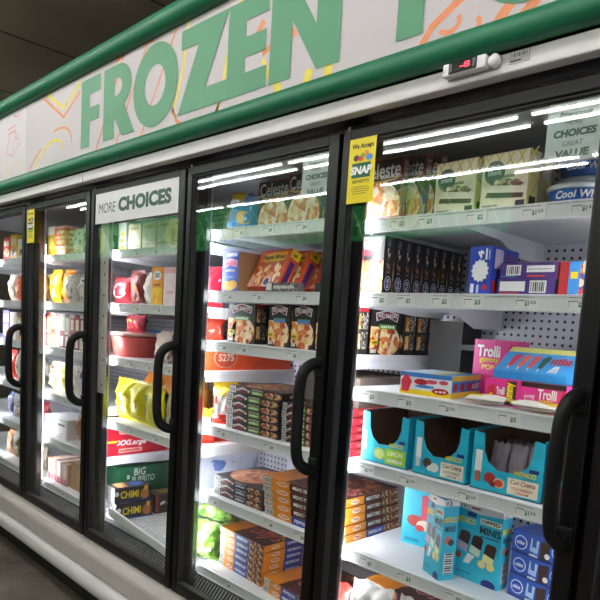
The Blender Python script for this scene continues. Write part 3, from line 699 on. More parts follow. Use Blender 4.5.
def g_col(b, S):
    F = S['f']; b.rect(F, 0, 0, .25, 1, RED, 1); b.rect(F, .25, 0, .55, 1, LBLU, 1); b.rect(F, .55, 0, 1, 1, food('fruit', ['#e0a83a', '#c94a3a', '#4a86c4', '#e8d9b0', '#7a4a9a'], 60), 1); b.rect(F, .3, .5, .5, .7, YEL, 2)
put(carton(.09, .16, .084, M('#c9a24a', .4), g_col, 'colour_carton'), 'bar_carton', .624, .262, 1.5625, 'red, blue and yellow carton at the end of the second shelf beside purple cartons', 'ice cream box')
# right end of the neighbouring shelf, seen past the post: french bread pizza boxes
def g_rbw(b, S):
    F = S['f']; b.ell(F, .56, .30, .42, .34, PIZZA, 1); b.rect(F, .0, .12, .3, .62, PIZZA, 1)
    b.rect(F, 0, .66, 1, 1, DKB, 2); b.poly(F, [(.16, .74), (.5, .84), (.84, .74), (.88, .92), (.5, 1), (.12, .92)], WHITE, 3); b.poly(F, [(.19, .76), (.5, .855), (.81, .76), (.85, .90), (.5, .975), (.15, .90)], M('#7d1c22', .4), 4); b.text(F, .2, .83, .8, .92, 'RED BARON', WHITE, 5, .025)
    b.rect(F, .25, .58, .8, .68, M('#56a03c', .4), 4); b.squig(F, .3, .6, .75, .66, WHITE, 5); b.rect(F, .02, .22, .25, .33, YEL, 4); b.squig(F, .05, .25, .22, .3, INK, 5); b.rect(F, .02, .04, .2, .12, M('#d8d4cc', .4), 3)
    R_ = S['r']; b.rect(R_, .04, .92, .96, 1, RED, 1)
    for r0 in (.55, .12): b.rect(R_, .1, r0, .42, r0+.32, CHICK, 1); b.rect(R_, .45, r0, .92, r0+.36, TXTLINES, 1)
RBW = carton(.168, .070, .150, M('#27231f', .4), g_rbw, 'rbw')
G = 'black pizza boxes on the shelf ending at the post'
put(RBW, 'pizza_box', -.118, .175, 1.3665, 'black pizza box facing forward beside the post, below the upright row', 'pizza box', G)
put(RBW, 'pizza_box', -.073, .31, 1.3665, 'black pizza box turned sideways behind the post, showing pizza and a green strip', 'pizza box', G, PI/2)
for i, nm in enumerate(('first', 'second', 'third')): put(RBW, 'pizza_box', -.119, .445+i*.075, 1.3665, 'black pizza box %s in line behind the sideways pizza box by the post' % nm, 'pizza box', G)
# third shelf: ice pop cartons and packs
def g_bomb(b, S):
    F = S['f']; b.rect(F, 0, .8, 1, 1, M('#3f7fc4', .4), 1); b.rect(F, 0, 0, 1, .22, YEL, 1)
    b.poly(F, [(.04, .1), (.18, .1), (.24, .6), (.12, .95), (.02, .6)], M('#d8344a', .4), 2); [b.ell(F, a, c, r1, r2, m_, 3, 9) for a, c, r1, r2, m_ in ((.42, .6, .14, .14, RED), (.62, .64, .12, .10, M('#d8506a', .4)), (.5, .4, .2, .07, M('#3f7fc4', .4)), (.85, .66, .09, .1, M('#d8506a', .4)))]
    b.ell(F, .8, .25, .16, .14, RED, 3); b.squig(F, .7, .2, .92, .3, WHITE, 4, 3)
    R_ = S['r']; b.rect(R_, 0, 0, 1, 1, M('#2f8fd0', .4), 1); b.rect(R_, 0, 0, 1, .25, YEL, 2); b.rect(R_, 0, .75, 1, 1, M('#e0c84a', .4), 2)
    for a in (.12, .35, .6): b.ell(R_, a, .48, .07, .2, RED, 3)
    b.squig(R_, .68, .35, .95, .65, WHITE, 3, 4)
    T = S['t']; b.rect(T, 0, 0, .55, 1, M('#cfe2f0', .4), 1); b.rect(T, .6, 0, .75, 1, YEL, 1); b.rect(T, .75, 0, 1, 1, M('#2f8fd0', .4), 1)
put(carton(.165, .20, .064, M('#f0f4f8', .35), g_bomb, 'pop_box'), 'ice_pop_box', .225, .252, 1.2685, 'blue, white and red ice pop box lying flat on the third shelf', 'ice pop box', None, .1)
def g_trolli(b, S, w=1):
    F = S['f']; b.text(F, .08, .5, .62, .88, 'Trolli', WHITE, 3, .03); b.text(F, .15, .28, .6, .46, 'gummy', YEL, 3, .03); b.text(F, .22, .1, .52, .26, 'POP', YEL, 3, .03)
    b.poly(F, [(.66, .1), (.8, .1), (.98, .75), (.92, .95), (.82, .92)], M('#c22a3a', .35), 2); b.poly(F, [(.66, .1), (.8, .1), (.84, .3), (.72, .4)], M('#e8d24a', .35), 3)
put(carton(.150, .06, .172, PINK, lambda b, S: g_trolli(b, type('D', (dict,), {})(f=Frame(S['f'].p(0, .42), S['f'].u, S['f'].v*.55), r=S['r'])), 'gummy_box'), 'gummy_pop_box', .335, .40, 1.2685, 'bright pink gummy pop box standing upright behind the flat ice pop box', 'ice pop box', None, -.1)
def g_tr2(b, S):
    F = S['f']; b.rect(F, 0, .82, 1, 1, CHOC, 1); b.text(F, .40, .42, .82, .80, 'Trolli', WHITE, 3, .03); b.text(F, .44, .22, .76, .4, 'gummy', YEL, 3, .03); b.text(F, .5, .04, .7, .18, 'POP', YEL, 3, .05)
    b.poly(F, [(.84, .1), (.92, .1), (1, .8), (.93, .85)], M('#c22a3a', .35), 2); b.poly(F, [(.1, .25), (.33, .3), (.33, .55), (.1, .5)], M('#f5c8dc', .4), 2); b.squig(F, .13, .33, .3, .46, PINK, 3)
    T = S['t']; b.rect(T, 0, 0, 1, 1, M('#8a3a52', .35), 1)
TR2 = carton(.124, .14, .070, PINK, g_tr2, 'gummy_flat')
put(TR2, 'gummy_pop_pack', .570, .262, 1.2685, 'pink gummy pop pack lying under the blue sloped box, nearest the door handle', 'ice pop box', 'pink gummy pop packs', -.1)
def g_tr3(b, S):
    F = S['f']; b.poly(F, [(.1, .2), (.3, .2), (.3, .8), (.1, .7)], M('#c22a3a', .35), 2); b.ell(F, .2, .3, .08, .15, YEL, 3); b.rect(F, .62, .05, .9, .95, M('#2a2420', .4), 1); b.text(F, .64, .15, .88, .9, 'gummy', YEL, 2, .05, 0, True); b.text(F, .34, .4, .58, .7, 'Trolli', WHITE, 3, .05)
put(carton(.098, .14, .070, PINK, g_tr3, 'gummy_flat_b'), 'gummy_pop_pack', .449, .262, 1.2685, 'smaller looking pink gummy pop pack beside its twin, under the blue sloped box', 'ice pop box', 'pink gummy pop packs', .05)
# sloped-front blue box on top of the packs
b = MB(); w = .205; pr = [(-.085, 0), (.085, 0), (.085, .082), (.01, .086), (-.085, .02)]
b.prism([(-w/2, p[0], p[1]) for p in pr], (w, 0, 0), M('#2f8fd0', .35))
F = Frame((-w/2, -.085, .02), (w, 0, 0), (0, .095, .066)); b.rect(F, 0, .80, 1, 1, M('#e0dc7a', .4), 1); b.rect(F, 0, 0, 1, .8, M('#3f9fe0', .35), 1)
for k in range(4): b.poly(F, [(.14+.14*k, .2), (.2+.14*k, .2), (.24+.14*k, .65), (.18+.14*k, .72), (.13+.14*k, .6)], M(['#e04a5a', '#e86a5a', '#e05a6a', '#2a5a4a'][k], .4), 2); b.rect(F, .155+.14*k, .1, .175+.14*k, .22, CREAM, 2)
b.squig(F, .68, .4, .95, .66, RED, 3); 
for k in range(5): b.line(F, [(.72+.03*k, .08), (.78+.012*k, .34)], .003, WHITE, 2)
Ft = Frame((-w/2, .01, .086), (w, 0, 0), (0, .075, -.004)); b.rect(Ft, 0, 0, 1, 1, M('#d9cf6a', .4), 1)
put(b.mesh('sloped'), 'ice_pop_box', .512, .305, 1.3395, 'sky blue slope fronted ice pop box resting on the pink packs', 'ice pop box', None, -.05)
put(carton(.17, .09, .1, M('#6ab8dc', .4), None, 'pale'), 'ice_pop_box', .60, .56, 1.2685, 'pale blue box at the back of the third shelf behind the sloped box', 'ice pop box')
put(carton(.20, .1, .13, M('#8a3a4a', .5), None, 'maroon'), 'ice_pop_box', .385, .555, 1.2685, 'dull maroon box at the back of the third shelf by the perforated panel', 'ice pop box')
def g_yb(m, F):
    m.poly(F, [(.05, .15), (.5, .3), (.55, .75), (.15, .8)], YEL, 1); m.poly(F, [(.2, .3), (.45, .4), (.42, .65), (.22, .6)], CHOC, 2)
YB = bag(.105, .066, .020, M('#f2efe4', .35), g_yb, 'yb', seed=5, bands=[(0, .2, .45, .8, YEL)])
put(YB, 'snack_bag', .440, .114, 1.2835, 'small yellow and white snack bag lying at the front of the third shelf', 'snack bag', None, .2, -1.52)
YB2 = bag(.135, .064, .020, M('#f2efe4', .35), lambda m, F: (m.rect(F, .35, .4, .8, .55, M('#b0502a', .4), 1)), 'yb2', seed=6, bands=[(.55, .2, 1, 1, GOLD), (.2, .5, .6, .9, YEL)])
put(YB2, 'snack_bag', .575, .118, 1.2835, 'larger yellow and white snack bag lying beside the pink pack near the handle', 'snack bag', None, -.1, -1.52)
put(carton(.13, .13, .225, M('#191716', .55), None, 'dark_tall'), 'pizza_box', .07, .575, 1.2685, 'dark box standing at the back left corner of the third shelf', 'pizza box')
put(carton(.37, .12, .018, M('#1d1b1c', .5), None, 'dark_tray'), 'dark_tray', .325, .555, 1.3990, 'long flat dark tray lying on the maroon box at the back', 'tray')
# red flat boxes at the right end of the neighbouring shelf
def g_red(b, S):
    for k in ('f', 'r'): b.rect(S[k], 0, 0, 1, .12, M('#5c1016', .4), 1); b.rect(S[k], .2, .35, .7, .75, M('#d95a52', .4), 1)
RD = carton(.15, .20, .0255, M('#c4222c', .4), g_red, 'red_flat')
place_stack([RD]*6, 'frozen_meal_box', -.103, .245, 1.0285, .0255, lambda i, n: '%s red flat box in the stack between post and teal tray' % pos(i, n), 'frozen meal box', 'red flat boxes behind the post', .003, .02)
# teal ice pop display trays, cut-out fronts
def tray(x, label, kind, w=.172, d=.24, h=.158, z=1.0405, yf=.137, rz=0):
    t = empty('display_tray', (x+w/2, yf+d/2, z), rz); tag(t, label, 'display box', 'teal ice pop trays on the fourth shelf')
    b = MB(); th = .003; inn = M('#6b4a36', .8)
    b.box(-w/2, -d/2, 0, w/2, d/2, th, inn)
    for x0, x1 in ((-w/2, -w/2+th), (w/2-th, w/2)): b.box(x0, -d/2+th, th, x1, d/2, h, TEAL)
    b.box(-w/2+th, d/2-th, th, w/2-th, d/2, h, TEAL)
    b.box(-w/2+th, -d/2+th, th, -w/2+th+.0008, d/2-th, h-.002, inn); b.box(w/2-th-.0008, -d/2+th, th, w/2-th, d/2-th, h-.002, inn); b.box(-w/2+th, d/2-th-.0008, th, w/2-th, d/2-th, h-.002, inn)
    b.build('carton', t)
    b = MB(); H = h-.002
    prof = [(0, 0), (1, 0), (1, .97), (.86, 1.0), (.85, .72), (.80, .56), (.66, .40), (.38, .38), (.24, .50), (.17, .68), (.15, .98), (0, 1.0)]
    b.prism([(-w/2+p[0]*w, -d/2, p[1]*H+.0005) for p in prof], (0, th, 0), TEAL)
    F = Frame((-w/2, -d/2, 0), (w, 0, 0), (0, 0, h))
    b.text(F, .62, .37, .92, .45, 'MEXICO', YEL, 2, .03); b.rect(F, .82, .46, .95, .52, NAVY, 2)
    if kind == 'lime':
        b.ell(F, .42, .2, .13, .12, M('#a9c86a', .4), 1); b.ell(F, .42, .2, .10, .09, M('#cfe08a', .4), 2); b.rect(F, .54, .04, .98, .34, LIME, 1); b.text(F, .6, .2, .92, .3, 'LIMON', M('#e9f6c0', .4), 2, .05); b.squig(F, .6, .08, .92, .15, WHITE, 2); b.rect(F, .05, .22, .12, .62, M('#9fc8a8', .4), 1)
    else:
        b.rect(F, .54, .05, .96, .32, CREAM, 1); b.text(F, .58, .22, .92, .30, 'Con Crema', M('#a8401f' if kind == 'berry' else '#4a3a30', .4), 2, .02, .2)
        b.text(F, .6, .13, .9, .18, 'STRAWBERRY' if kind == 'berry' else 'COCONUT', M('#d8604a' if kind == 'berry' else '#6b6a62', .4), 2, .02); b.text(F, .66, .07, .84, .11, 'CREAM', M('#d8604a' if kind == 'berry' else '#6b6a62', .4), 2, .02)
        b.rect(F, .05, .3, .15, .68, WHITE, 1); b.rect(F, .06, .14, .14, .32, M('#b06a52' if kind == 'berry' else '#d9d9d4', .4), 2)
        c1 = M('#a8322a', .4) if kind == 'berry' else M('#5a4436', .5)
        b.ell(F, .28, .24, .085, .09, c1, 1); b.ell(F, .42, .18, .085, .085, M('#e8b8a0', .4) if kind == 'berry' else WHITE, 2); b.ell(F, .42, .18, .06, .06, M('#c94a3a', .4) if kind == 'berry' else M('#eeeeea', .4), 3); b.ell(F, .33, .15, .05, .05, c1 if kind == 'berry' else WHITE, 2)
    b.build('front_panel', t)
    return t
tray(.030, 'teal cut out display tray with a green lime panel, beside the red stack', 'lime')
tray(.226, 'teal cut out display tray for coconut pops, between lime and strawberry trays', 'coco')
tray(.414, 'teal cut out display tray for strawberry pops, nearest the long door handle', 'berry', .195)
tray(.6165, 'teal display tray mostly hidden by the door handle and right door frame', 'berry', .13)
POP = bag(.05, .12, .02, M('#a79aa6', .4), None, 'pop', seed=9)
for i in range(6):
    put(POP, 'wrapped_ice_pop', .452+.053*(i % 3)+.008*(i//3), .205+.065*(i//3), 1.0445, 'grey wrapped ice pop standing inside the strawberry display tray', 'ice pop', 'wrapped ice pops in the strawberry tray', 0, -.2)
def g_kraft(b, S): b.rect(S['f'], .1, .55, .5, .85, M('#6a5a48', .7), 1); b.rect(S['f'], .2, .62, .4, .78, M('#e8c26a', .7), 2)
put(carton(.30, .2, .135, KRAFT, g_kraft, 'kraft'), 'kraft_carton', .50, .51, 1.0405, 'brown cardboard carton behind the strawberry display tray', 'carton')
put(carton(.22, .2, .13, KRAFTD, None, 'kraft2'), 'kraft_carton', .17, .51, 1.0405, 'dark brown cardboard carton behind the lime display tray', 'carton')
# meat pizza stack (right end of the neighbour shelf) with printed sides
def side_print(F, b, meat, orange_first=True, brc=True):
    o = 0
    if brc: b.rect(F, 0, 0, .12, 1, M('#b9b0a2', .5), 1); b.bars(F, .01, .12, .11, .88, 2, 6, False); o = .12
    b.rect(F, o, 0, .36, 1, ORA, 1); b.ell(F, (o+.36)/2+.02, .5, .075, .3, M('#f2d9c0', .4), 2); b.text(F, (o+.36)/2-.035, .32, (o+.36)/2+.075, .7, "Tony's", RED, 3, .04, .15)
    b.rect(F, .36, 0, .68, 1, BRN if meat else BLU, 1); b.text(F, .40, .28, .64, .74, 'MEAT-TRIO' if meat else 'PEPPERONI', WHITE, 2, .025); b.rect(F, .68, 0, 1, 1, PIZZA_SM, 1)
def g_tony(meat):
    def g(b, S):
        side_print(S['f'], b, meat); side_print(S['r'], b, meat, brc=False)
        T = S['t']; b.rect(T, 0, 0, .3, 1, ORA, 1); b.rect(T, .3, 0, 1, 1, BRN, 1); b.ell(T, .70, .60, .27, .36, food('pz_dark', ['#8a4a30', '#6a2f22', '#a9683f', '#54231a', '#c08a58'], 50), 2)
        b.text(T, .24, .12, .97, .50, "Tony's", M('#e9b9a8', .4), 3, .03, .15); b.text(T, .255, .14, .95, .48, "Tony's", M('#b3202a', .4), 4, .02, .15); b.ell(T, .14, .6, .07, .06, M('#f0c890', .4), 2)
    return g
TM = carton(.395, .30, .028, ORA, g_tony(True), 'tm'); TP = carton(.395, .30, .028, ORA, g_tony(False), 'tp')
place_stack([TP, TM, TM, TM, TM], 'pizza_box', -.222, .292, .7455, .028, lambda i, n: ('%s maroon striped orange pizza box, stack between nearest doors' % pos(i, n)) if i else 'bottom blue striped orange pizza box, stack between nearest doors', 'pizza box', 'orange pizza boxes stacked between the nearest doors', .003, .018, xs=[.014, .008, .004, .0, -.004])
# teal popsicle cartons on the fifth shelf
def g_mini(b, S):
    F = S['f']; b.poly(F, [(0, .93), (.5, .90), (1, .93), (1, 1), (0, 1)], WHITE, 1); b.text(F, .06, .945, .16, .985, '12', INK, 2); b.rect(F, .3, .95, .5, .97, RED, 2)
    b.text(F, .0, .74, .42, .82, 'MEXICO', YEL, 2, .03); b.rect(F, .22, .84, .42, .9, NAVY, 2); b.rect(F, .52, .79, .98, .86, CREAM, 1); b.text(F, .55, .805, .95, .85, 'DIPPED', INK, 2, .04); b.text(F, .52, .66, .98, .76, 'MINIS', INK, 2, .03); b.rect(F, .54, .62, .95, .635, NAVY, 1)
    for k, (a, c, col) in enumerate(((.03, .40, '#c9a8c4'), (.32, .38, '#d6ead0'), (.62, .32, '#f0e8a0'))):
        b.poly(F, [(a, c), (a+.23, c-.04), (a+.26, c+.06), (a+.03, c+.1)], M(col, .4), 1); b.poly(F, [(a+.03, c+.1), (a+.26, c+.06), (a+.3, c+.2), (a+.26, c+.235), (a+.1, c+.24), (a+.06, c+.21)], CHOC, 1)
    b.ell(F, .08, .30, .07, .05, M('#b0402f', .4), 2); b.poly(F, [(.2, .22), (.34, .22), (.46, .34), (.3, .36)], M('#f2f2ea', .4), 2); b.ell(F, .62, .27, .09, .05, M('#efe08a', .4), 2); b.ell(F, .82, .27, .09, .05, M('#efe08a', .4), 2); b.ell(F, .62, .27, .05, .028, CREAM, 3)
    b.ell(F, .8, .035, .16, .06, NAVY, 1); b.rect(F, .05, .08, .4, .1, TEALD, 1)
    R_ = S['r']; b.poly(R_, [(0, .92), (1, .92), (1, 1), (0, 1)], WHITE, 1); b.text(R_, .15, .93, .5, .985, '12', INK, 2, .03); b.text(R_, .06, .72, .94, .79, 'MEXICO', YEL, 2, .03); b.text(R_, .15, .6, .85, .68, 'MINIS', INK, 2, .02); b.bars(R_, .25, .08, .85, .34, 2, 9, True)
    b.ell(R_, .4, .5, .22, .05, M('#c96a52', .4), 1); b.ell(R_, .62, .47, .2, .04, CHOC, 2)
MINI = carton(.142, .052, .222, TEAL, g_mini, 'mini'); MINN = carton(.082, .050, .236, TEAL, g_mini, 'minn'); GM_ = 'teal ice pop cartons on the fifth shelf'
put(MINN, 'ice_pop_carton', .3207, .1696, .7505, 'narrow teal ice pop carton turned with its barcode side showing', 'ice pop box', GM_, -.43)
put(MINI, 'ice_pop_carton', .420, .232, .7505, 'teal ice pop carton facing the door, with a picture of three dipped pops', 'ice pop box', GM_, -.06)
def g_bar(b, S):
    F = S['f']; b.text(F, .1, .88, .9, .96, 'MEXICO', YEL, 2, .03); b.poly(F, [(.5, .42), (.78, .42), (.84, .78), (.5, .80)], M('#d8526a', .4), 1); b.ell(F, .35, .38, .22, .09, M('#a8322a', .4), 1); b.ell(F, .6, .33, .2, .08, M('#f0d9c4', .4), 2); b.ell(F, .5, .28, .12, .05, M('#c23a3a', .4), 3); b.rect(F, .1, .05, .5, .1, TEALD, 1)
put(carton(.130, .06, .215, TEAL, g_bar, 'bar_carton'), 'ice_pop_carton', .147, .352, .7505, 'teal ice pop carton with a pink strawberry bar, beside the orange pizza stack', 'ice pop box', GM_, .15)
def g_mint(b, S):
    for k in ('f', 'r'):
        F = S[k]; o = .0 if k == 'f' else .1
        b.rect(F, .0, .0, 1, .14, NAVY, 1); b.ell(F, .19, .52, .16, .38, M('#2a5fc0', .4), 1); b.ell(F, .19, .52, .13, .31, WHITE, 2); b.ell(F, .19, .52, .11, .27, M('#2450b4', .4), 3); b.squig(F, .11, .44, .27, .60, WHITE, 4)
        b.poly(F, [(.37, .3), (.53, .25), (.55, .82), (.39, .88)], M('#bcd3ee', .4), 1); b.rect(F, .42, .5, .5, .92, M('#2f5fae', .4), 2); b.poly(F, [(.58, .1), (.76, .1), (.77, .95), (.57, .85)], CHOC if k == 'f' else M('#4a2c22', .4), 1); b.ell(F, .72, .3, .05, .12, CREAM, 2); b.squig(F, .37, .08, .54, .2, WHITE, 2); b.ell(F, .9, .6, .10, .3, WHITE, 1); b.ell(F, .9, .6, .085, .26, M('#2450b4', .4), 2)
    T = S['t']; b.rect(T, .05, .1, .5, .9, M('#33549a', .4), 1)
MB_ = carton(.150, .13, .061, M('#2a57b4', .4), g_mint, 'sandwich'); 
place_stack([MB_]*3, 'ice_cream_carton', .600, .2656, .7505, .061, lambda i, n: '%s blue ice cream carton in the blue stack beside the long door handle' % pos(i, n), 'ice cream box', 'blue ice cream cartons by the handle', .002, .02, rz=-.18)
# deck below: rotated orange boxes, white bags
place_stack([TP]*6, 'pizza_box', +.200, .40, .4245, .028, lambda i, n: '%s orange pizza box in the turned stack at the very bottom' % pos(i, n), 'pizza box', 'turned orange pizza boxes at the bottom', .003, .02, rz=-.12)
def g_wb(m, F): m.squig(F, .2, .5, .6, .6, M('#d8404a', .4), 2); m.rect(F, .2, .42, .7, .45, M('#d8404a', .4), 1)
WB = bag(.15, .22, .10, M('#f0eeea', .3), g_wb, 'wb', seed=11, wr=1.5)
for i, (x, y, rz, s) in enumerate(((.10, .165, .12, 1), (.268, .170, -.15, 2), (.432, .165, .1, 3))):
    put(WB, 'frozen_food_bag', x, y, .4245, 'white plastic food bag at the bottom, %s' % ['nearest the door post', 'in the middle of three white bags', 'farthest from the post of three white bags'][i], 'food bag', 'white food bags at the bottom', rz)
put(bag(.13, .16, .06, M('#c9302a', .35), None, 'rb_bag', seed=12), 'frozen_food_bag', -.048, .18, .437, 'red crinkled food bag at the bottom right beside the door post', 'food bag')
# ------------------------------------------------------------------ PRODUCTS: second door
X = D2
# top shelf: bag and small pizza cartons
put(bag(.15, .14, .05, M('#2f7fc4', .35), lambda m, F: (m.rect(F, .1, .5, .8, .62, WHITE, 1), m.ell(F, .6, .3, .25, .18, M('#e0b060', .4), 1)), 'bb', seed=21, bands=[(0, .75, .5, 1, YEL), (0, .6, .35, .75, WHITE)]),
    'snack_bag', -.712, .215, 1.811, 'blue and white snack bag leaning on the top shelf, left of the dark cartons', 'snack bag', None, .25, -.08, .12)
for i, (x, y, rz, lb) in enumerate(((-.535, .23, .0, 'dark small pizza carton on the top shelf beside the blue snack bag'), (-.345, .20, -.05, 'dark small pizza carton just below the pale green sign'),
                                     (-.16, .24, -.25, 'red spined small pizza carton at the top shelf end, left of the yellow sign'))):
    put(CEL, 'pizza_carton', x, y, 1.8005, lb, 'pizza box', 'small pizza cartons behind the second door', rz)
# second shelf
def g_chip(b, S):
    F = S['f']; b.rect(F, .25, .88, .9, .97, M('#dfe6f6', .4), 1); b.poly(F, [(.1, .6), (.5, .66), (.9, .6), (.94, .78), (.5, .84), (.06, .78)], M('#f0a8c4', .4), 1); b.text(F, .14, .63, .86, .77, "Jack's", M('#d83a7a', .4), 2, .05, .1)
    b.squig(F, .2, .5, .8, .56, WHITE, 1, 6); b.squig(F, .25, .34, .75, .38, M('#9fc4f0', .4), 1, 5)
    b.ell(F, .3, .14, .28, .12, GOLD, 1); b.ell(F, .68, .16, .28, .12, GOLD, 2); b.ell(F, .5, .06, .25, .055, M('#f0c96a', .4), 3)
    b.rect(S['r'], 0, 0, 1, 1, KRAFT, 1)
put(carton(.098, .12, .150, M('#1f4fb8', .4), g_chip, 'chip'), 'snack_box', -.678, .200, 1.5625, 'bright blue upright snack box with golden snacks, beside the orange leaning boxes', 'snack box')
def g_bagel(b, S):
    F = S['f']; b.poly(F, [(.02, .3), (.3, .5), (.9, .3), (1, 0), (0, 0)], M('#e8a48a', .4), 1)
    b.ell(F, .52, .78, .38, .15, YEL, 1); b.poly(F, [(.1, .68), (.9, .78), (.88, .94), (.14, .88)], M('#f0b428', .4), 2); b.text(F, .14, .71, .88, .86, 'Bagel Bites', INK, 3, .025, .1); b.squig(F, .35, .64, .7, .68, RED, 3, 7)
    for a, c in ((.2, .42), (.48, .45), (.78, .52), (.32, .16), (.85, .25)): b.disc(F, a, c, .027, M('#b5522a', .4), 2); b.disc(F, a, c, .022, PIZZA, 3)
    b.disc(F, .6, .12, .02, WHITE, 2); b.disc(F, .6, .12, .016, NAVY, 3)
    R_ = S['r']; b.rect(R_, 0, .78, 1, 1, YEL, 1); b.rect(R_, .25, .08, .75, .7, PURP, 1); b.squig(R_, .3, .84, .7, .92, INK, 2, 3)
BG = carton(.195, .044, .158, M('#d8542a', .4), g_bagel, 'bagel')
for i, (x, y, nth) in enumerate(((-.520, .185, 'front'), (-.475, .243, 'second'), (-.440, .298, 'rear'))):
    put(BG, 'snack_box', x, y, 1.5735, 'orange snack box leaning back, %s of the three orange leaning boxes' % nth, 'snack box', 'orange leaning snack boxes', -.12, -.45, .0)
def g_flat(b, S): b.rect(S['f'], .03, .1, .97, .9, TXTLINES, 1); b.rect(S['f'], .03, .1, .2, .9, PAPER, 2); b.squig(S['f'], .25, .3, .9, .7, PAPER, 2, 14)
put(carton(.165, .03, .03, M('#6d6c6a', .5), g_flat, 'flatbox'), 'snack_box', -.365, .136, 1.5625, 'narrow grey box covered with small print, lying before the orange leaning boxes', 'snack box')
put(carton(.10, .10, .032, M('#2a2426', .5), lambda b, S: b.rect(S['f'], .6, .3, .95, .7, PINKW, 1), 'dk2'), 'snack_box', -.180, .20, 1.5625, 'low dark box at the end of the shelf with the orange leaning boxes', 'snack box')
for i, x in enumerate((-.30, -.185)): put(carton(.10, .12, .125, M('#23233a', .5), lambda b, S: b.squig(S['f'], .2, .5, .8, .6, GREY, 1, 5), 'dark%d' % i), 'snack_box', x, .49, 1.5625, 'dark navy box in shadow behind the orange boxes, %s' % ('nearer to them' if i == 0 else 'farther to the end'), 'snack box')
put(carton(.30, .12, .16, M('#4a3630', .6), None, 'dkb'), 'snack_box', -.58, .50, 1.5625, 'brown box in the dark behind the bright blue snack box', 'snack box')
# third shelf : three french bread pizza boxes and the rows behind
def g_rbw2(b, S):
    g_rbw(b, S); b.rect(S['f'], .3, .58, .78, .66, M('#4f7fc0', .4), 6)
RBW2 = carton(.168, .055, .150, M('#2f2b28', .4), g_rbw, 'rbw2'); RBW3 = carton(.115, .055, .150, M('#2a2622', .4), g_rbw2, 'rbw3')
G2 = 'black pizza boxes on the third shelf'
for (me, x, lb) in ((RBW2, -.602, 'leftmost'), (RBW3, -.392, 'middle'), (RBW3, -.2705, 'rightmost')):
    put(me, 'pizza_box', x, .175, 1.3665, 'black pizza box in the front row of the third shelf, %s of the three' % lb, 'pizza box', G2, -.04)
    for j in range(4): put(me, 'pizza_box', x, .236+j*.06, 1.3665, 'black pizza box %s behind the %s front pizza box of that shelf' % (['first', 'second', 'third', 'fourth'][j], lb), 'pizza box', G2)
# fourth shelf: flat black pizza boxes
def side_rb(F, b, col, brc=True):
    if brc: b.bars(F, .0, .05, .13, .95, 1, 7, False)
    b.ell(F, .27, .5, .12, .38, M('#6a2228', .4), 1); b.poly(F, [(.16, .3), (.27, .7), (.40, .3), (.42, .6), (.27, .98), (.14, .6)], M('#d9cdc8', .4), 2); b.squig(F, .17, .45, .38, .66, M('#7d1c22', .4), 3, 6)
    b.rect(F, .44, .12, .66, .72, col, 1); b.squig(F, .46, .3, .64, .6, M('#d9e8c4', .4), 2, 6); b.squig(F, .44, .78, .66, .95, M('#cfc8c0', .4), 2, 6); b.ell(F, .84, .45, .17, .42, PIZZA_SM, 1)
def g_rf(col):
    def g(b, S):
        side_rb(S['f'], b, col); side_rb(S['r'], b, col, False)
        T = S['t']; b.ell(T, .42, .5, .40, .44, PIZZA_SM if col is not NAVY else food('salmon', ['#c98a6a', '#e0b090', '#b0705a', '#d99a78'], 40), 1, 30); b.rect(T, .75, 0, 1, 1, M('#3a3a3e', .4), 2)
    return g
RFG = carton(.30, .28, .0275, M('#231c1b', .4), g_rf(M('#5f8f3a', .4)), 'rfg'); RFB = carton(.30, .26, .0255, M('#26262b', .4), g_rf(NAVY), 'rfb')
place_stack([RFG]*6, 'pizza_box', -.515, .288, 1.0285, .0275, lambda i, n: '%s green labelled black flat pizza box in the left stack' % pos(i, n), 'pizza box', 'black flat pizza boxes, left stack', .004, .015, xs=[.0, -.002, -.004, -.006, -.004, .004])
RFN = carton(.175, .28, .0275, M('#231c1b', .4), g_rf(M('#5f8f3a', .4)), 'rfn')
place_stack([RFN]*5, 'pizza_box', -.276, .30, 1.0285, .0275, lambda i, n: '%s black flat pizza box in the stack behind the handle' % pos(i, n), 'pizza box', 'black flat pizza boxes, right stack', .004, .015, xs=[.006, .004, .002, .002, .004])
RWB = bag(.10, .15, .06, M('#d8351f', .3), None, 'rwb', seed=31, bands=[(.3, .3, .7, .75, M('#f0e6e0', .4)), (0, .8, 1, 1, M('#e0c23a', .4))])
put(RWB, 'frozen_food_bag', -.726, .18, 1.0285, 'orange red bag with white patch, left of the black flat pizza boxes', 'food bag', None, .5)
# fifth shelf : salmon topped flat boxes
place_stack([RFB]*3, 'pizza_box', -.571, .275, .7455, .0255, lambda i, n: '%s dark flat pizza box with navy label, beside the orange maroon striped stack' % pos(i, n), 'pizza box', 'dark flat pizza boxes on the fifth shelf', .003, .015)
put(carton(.64, .06, .17, M('#e2e4ec', .5), None, 'whback'), 'white_carton', -.42, .60, .7455, 'long white carton standing at the back behind the dark navy labelled boxes', 'carton')
put(carton(.27, .34, .10, M('#6b5f56', .7), None, 'kbr'), 'kraft_carton', -.180, .37, 1.1865, 'grey brown carton lying on the black boxes behind the second door handle', 'carton')
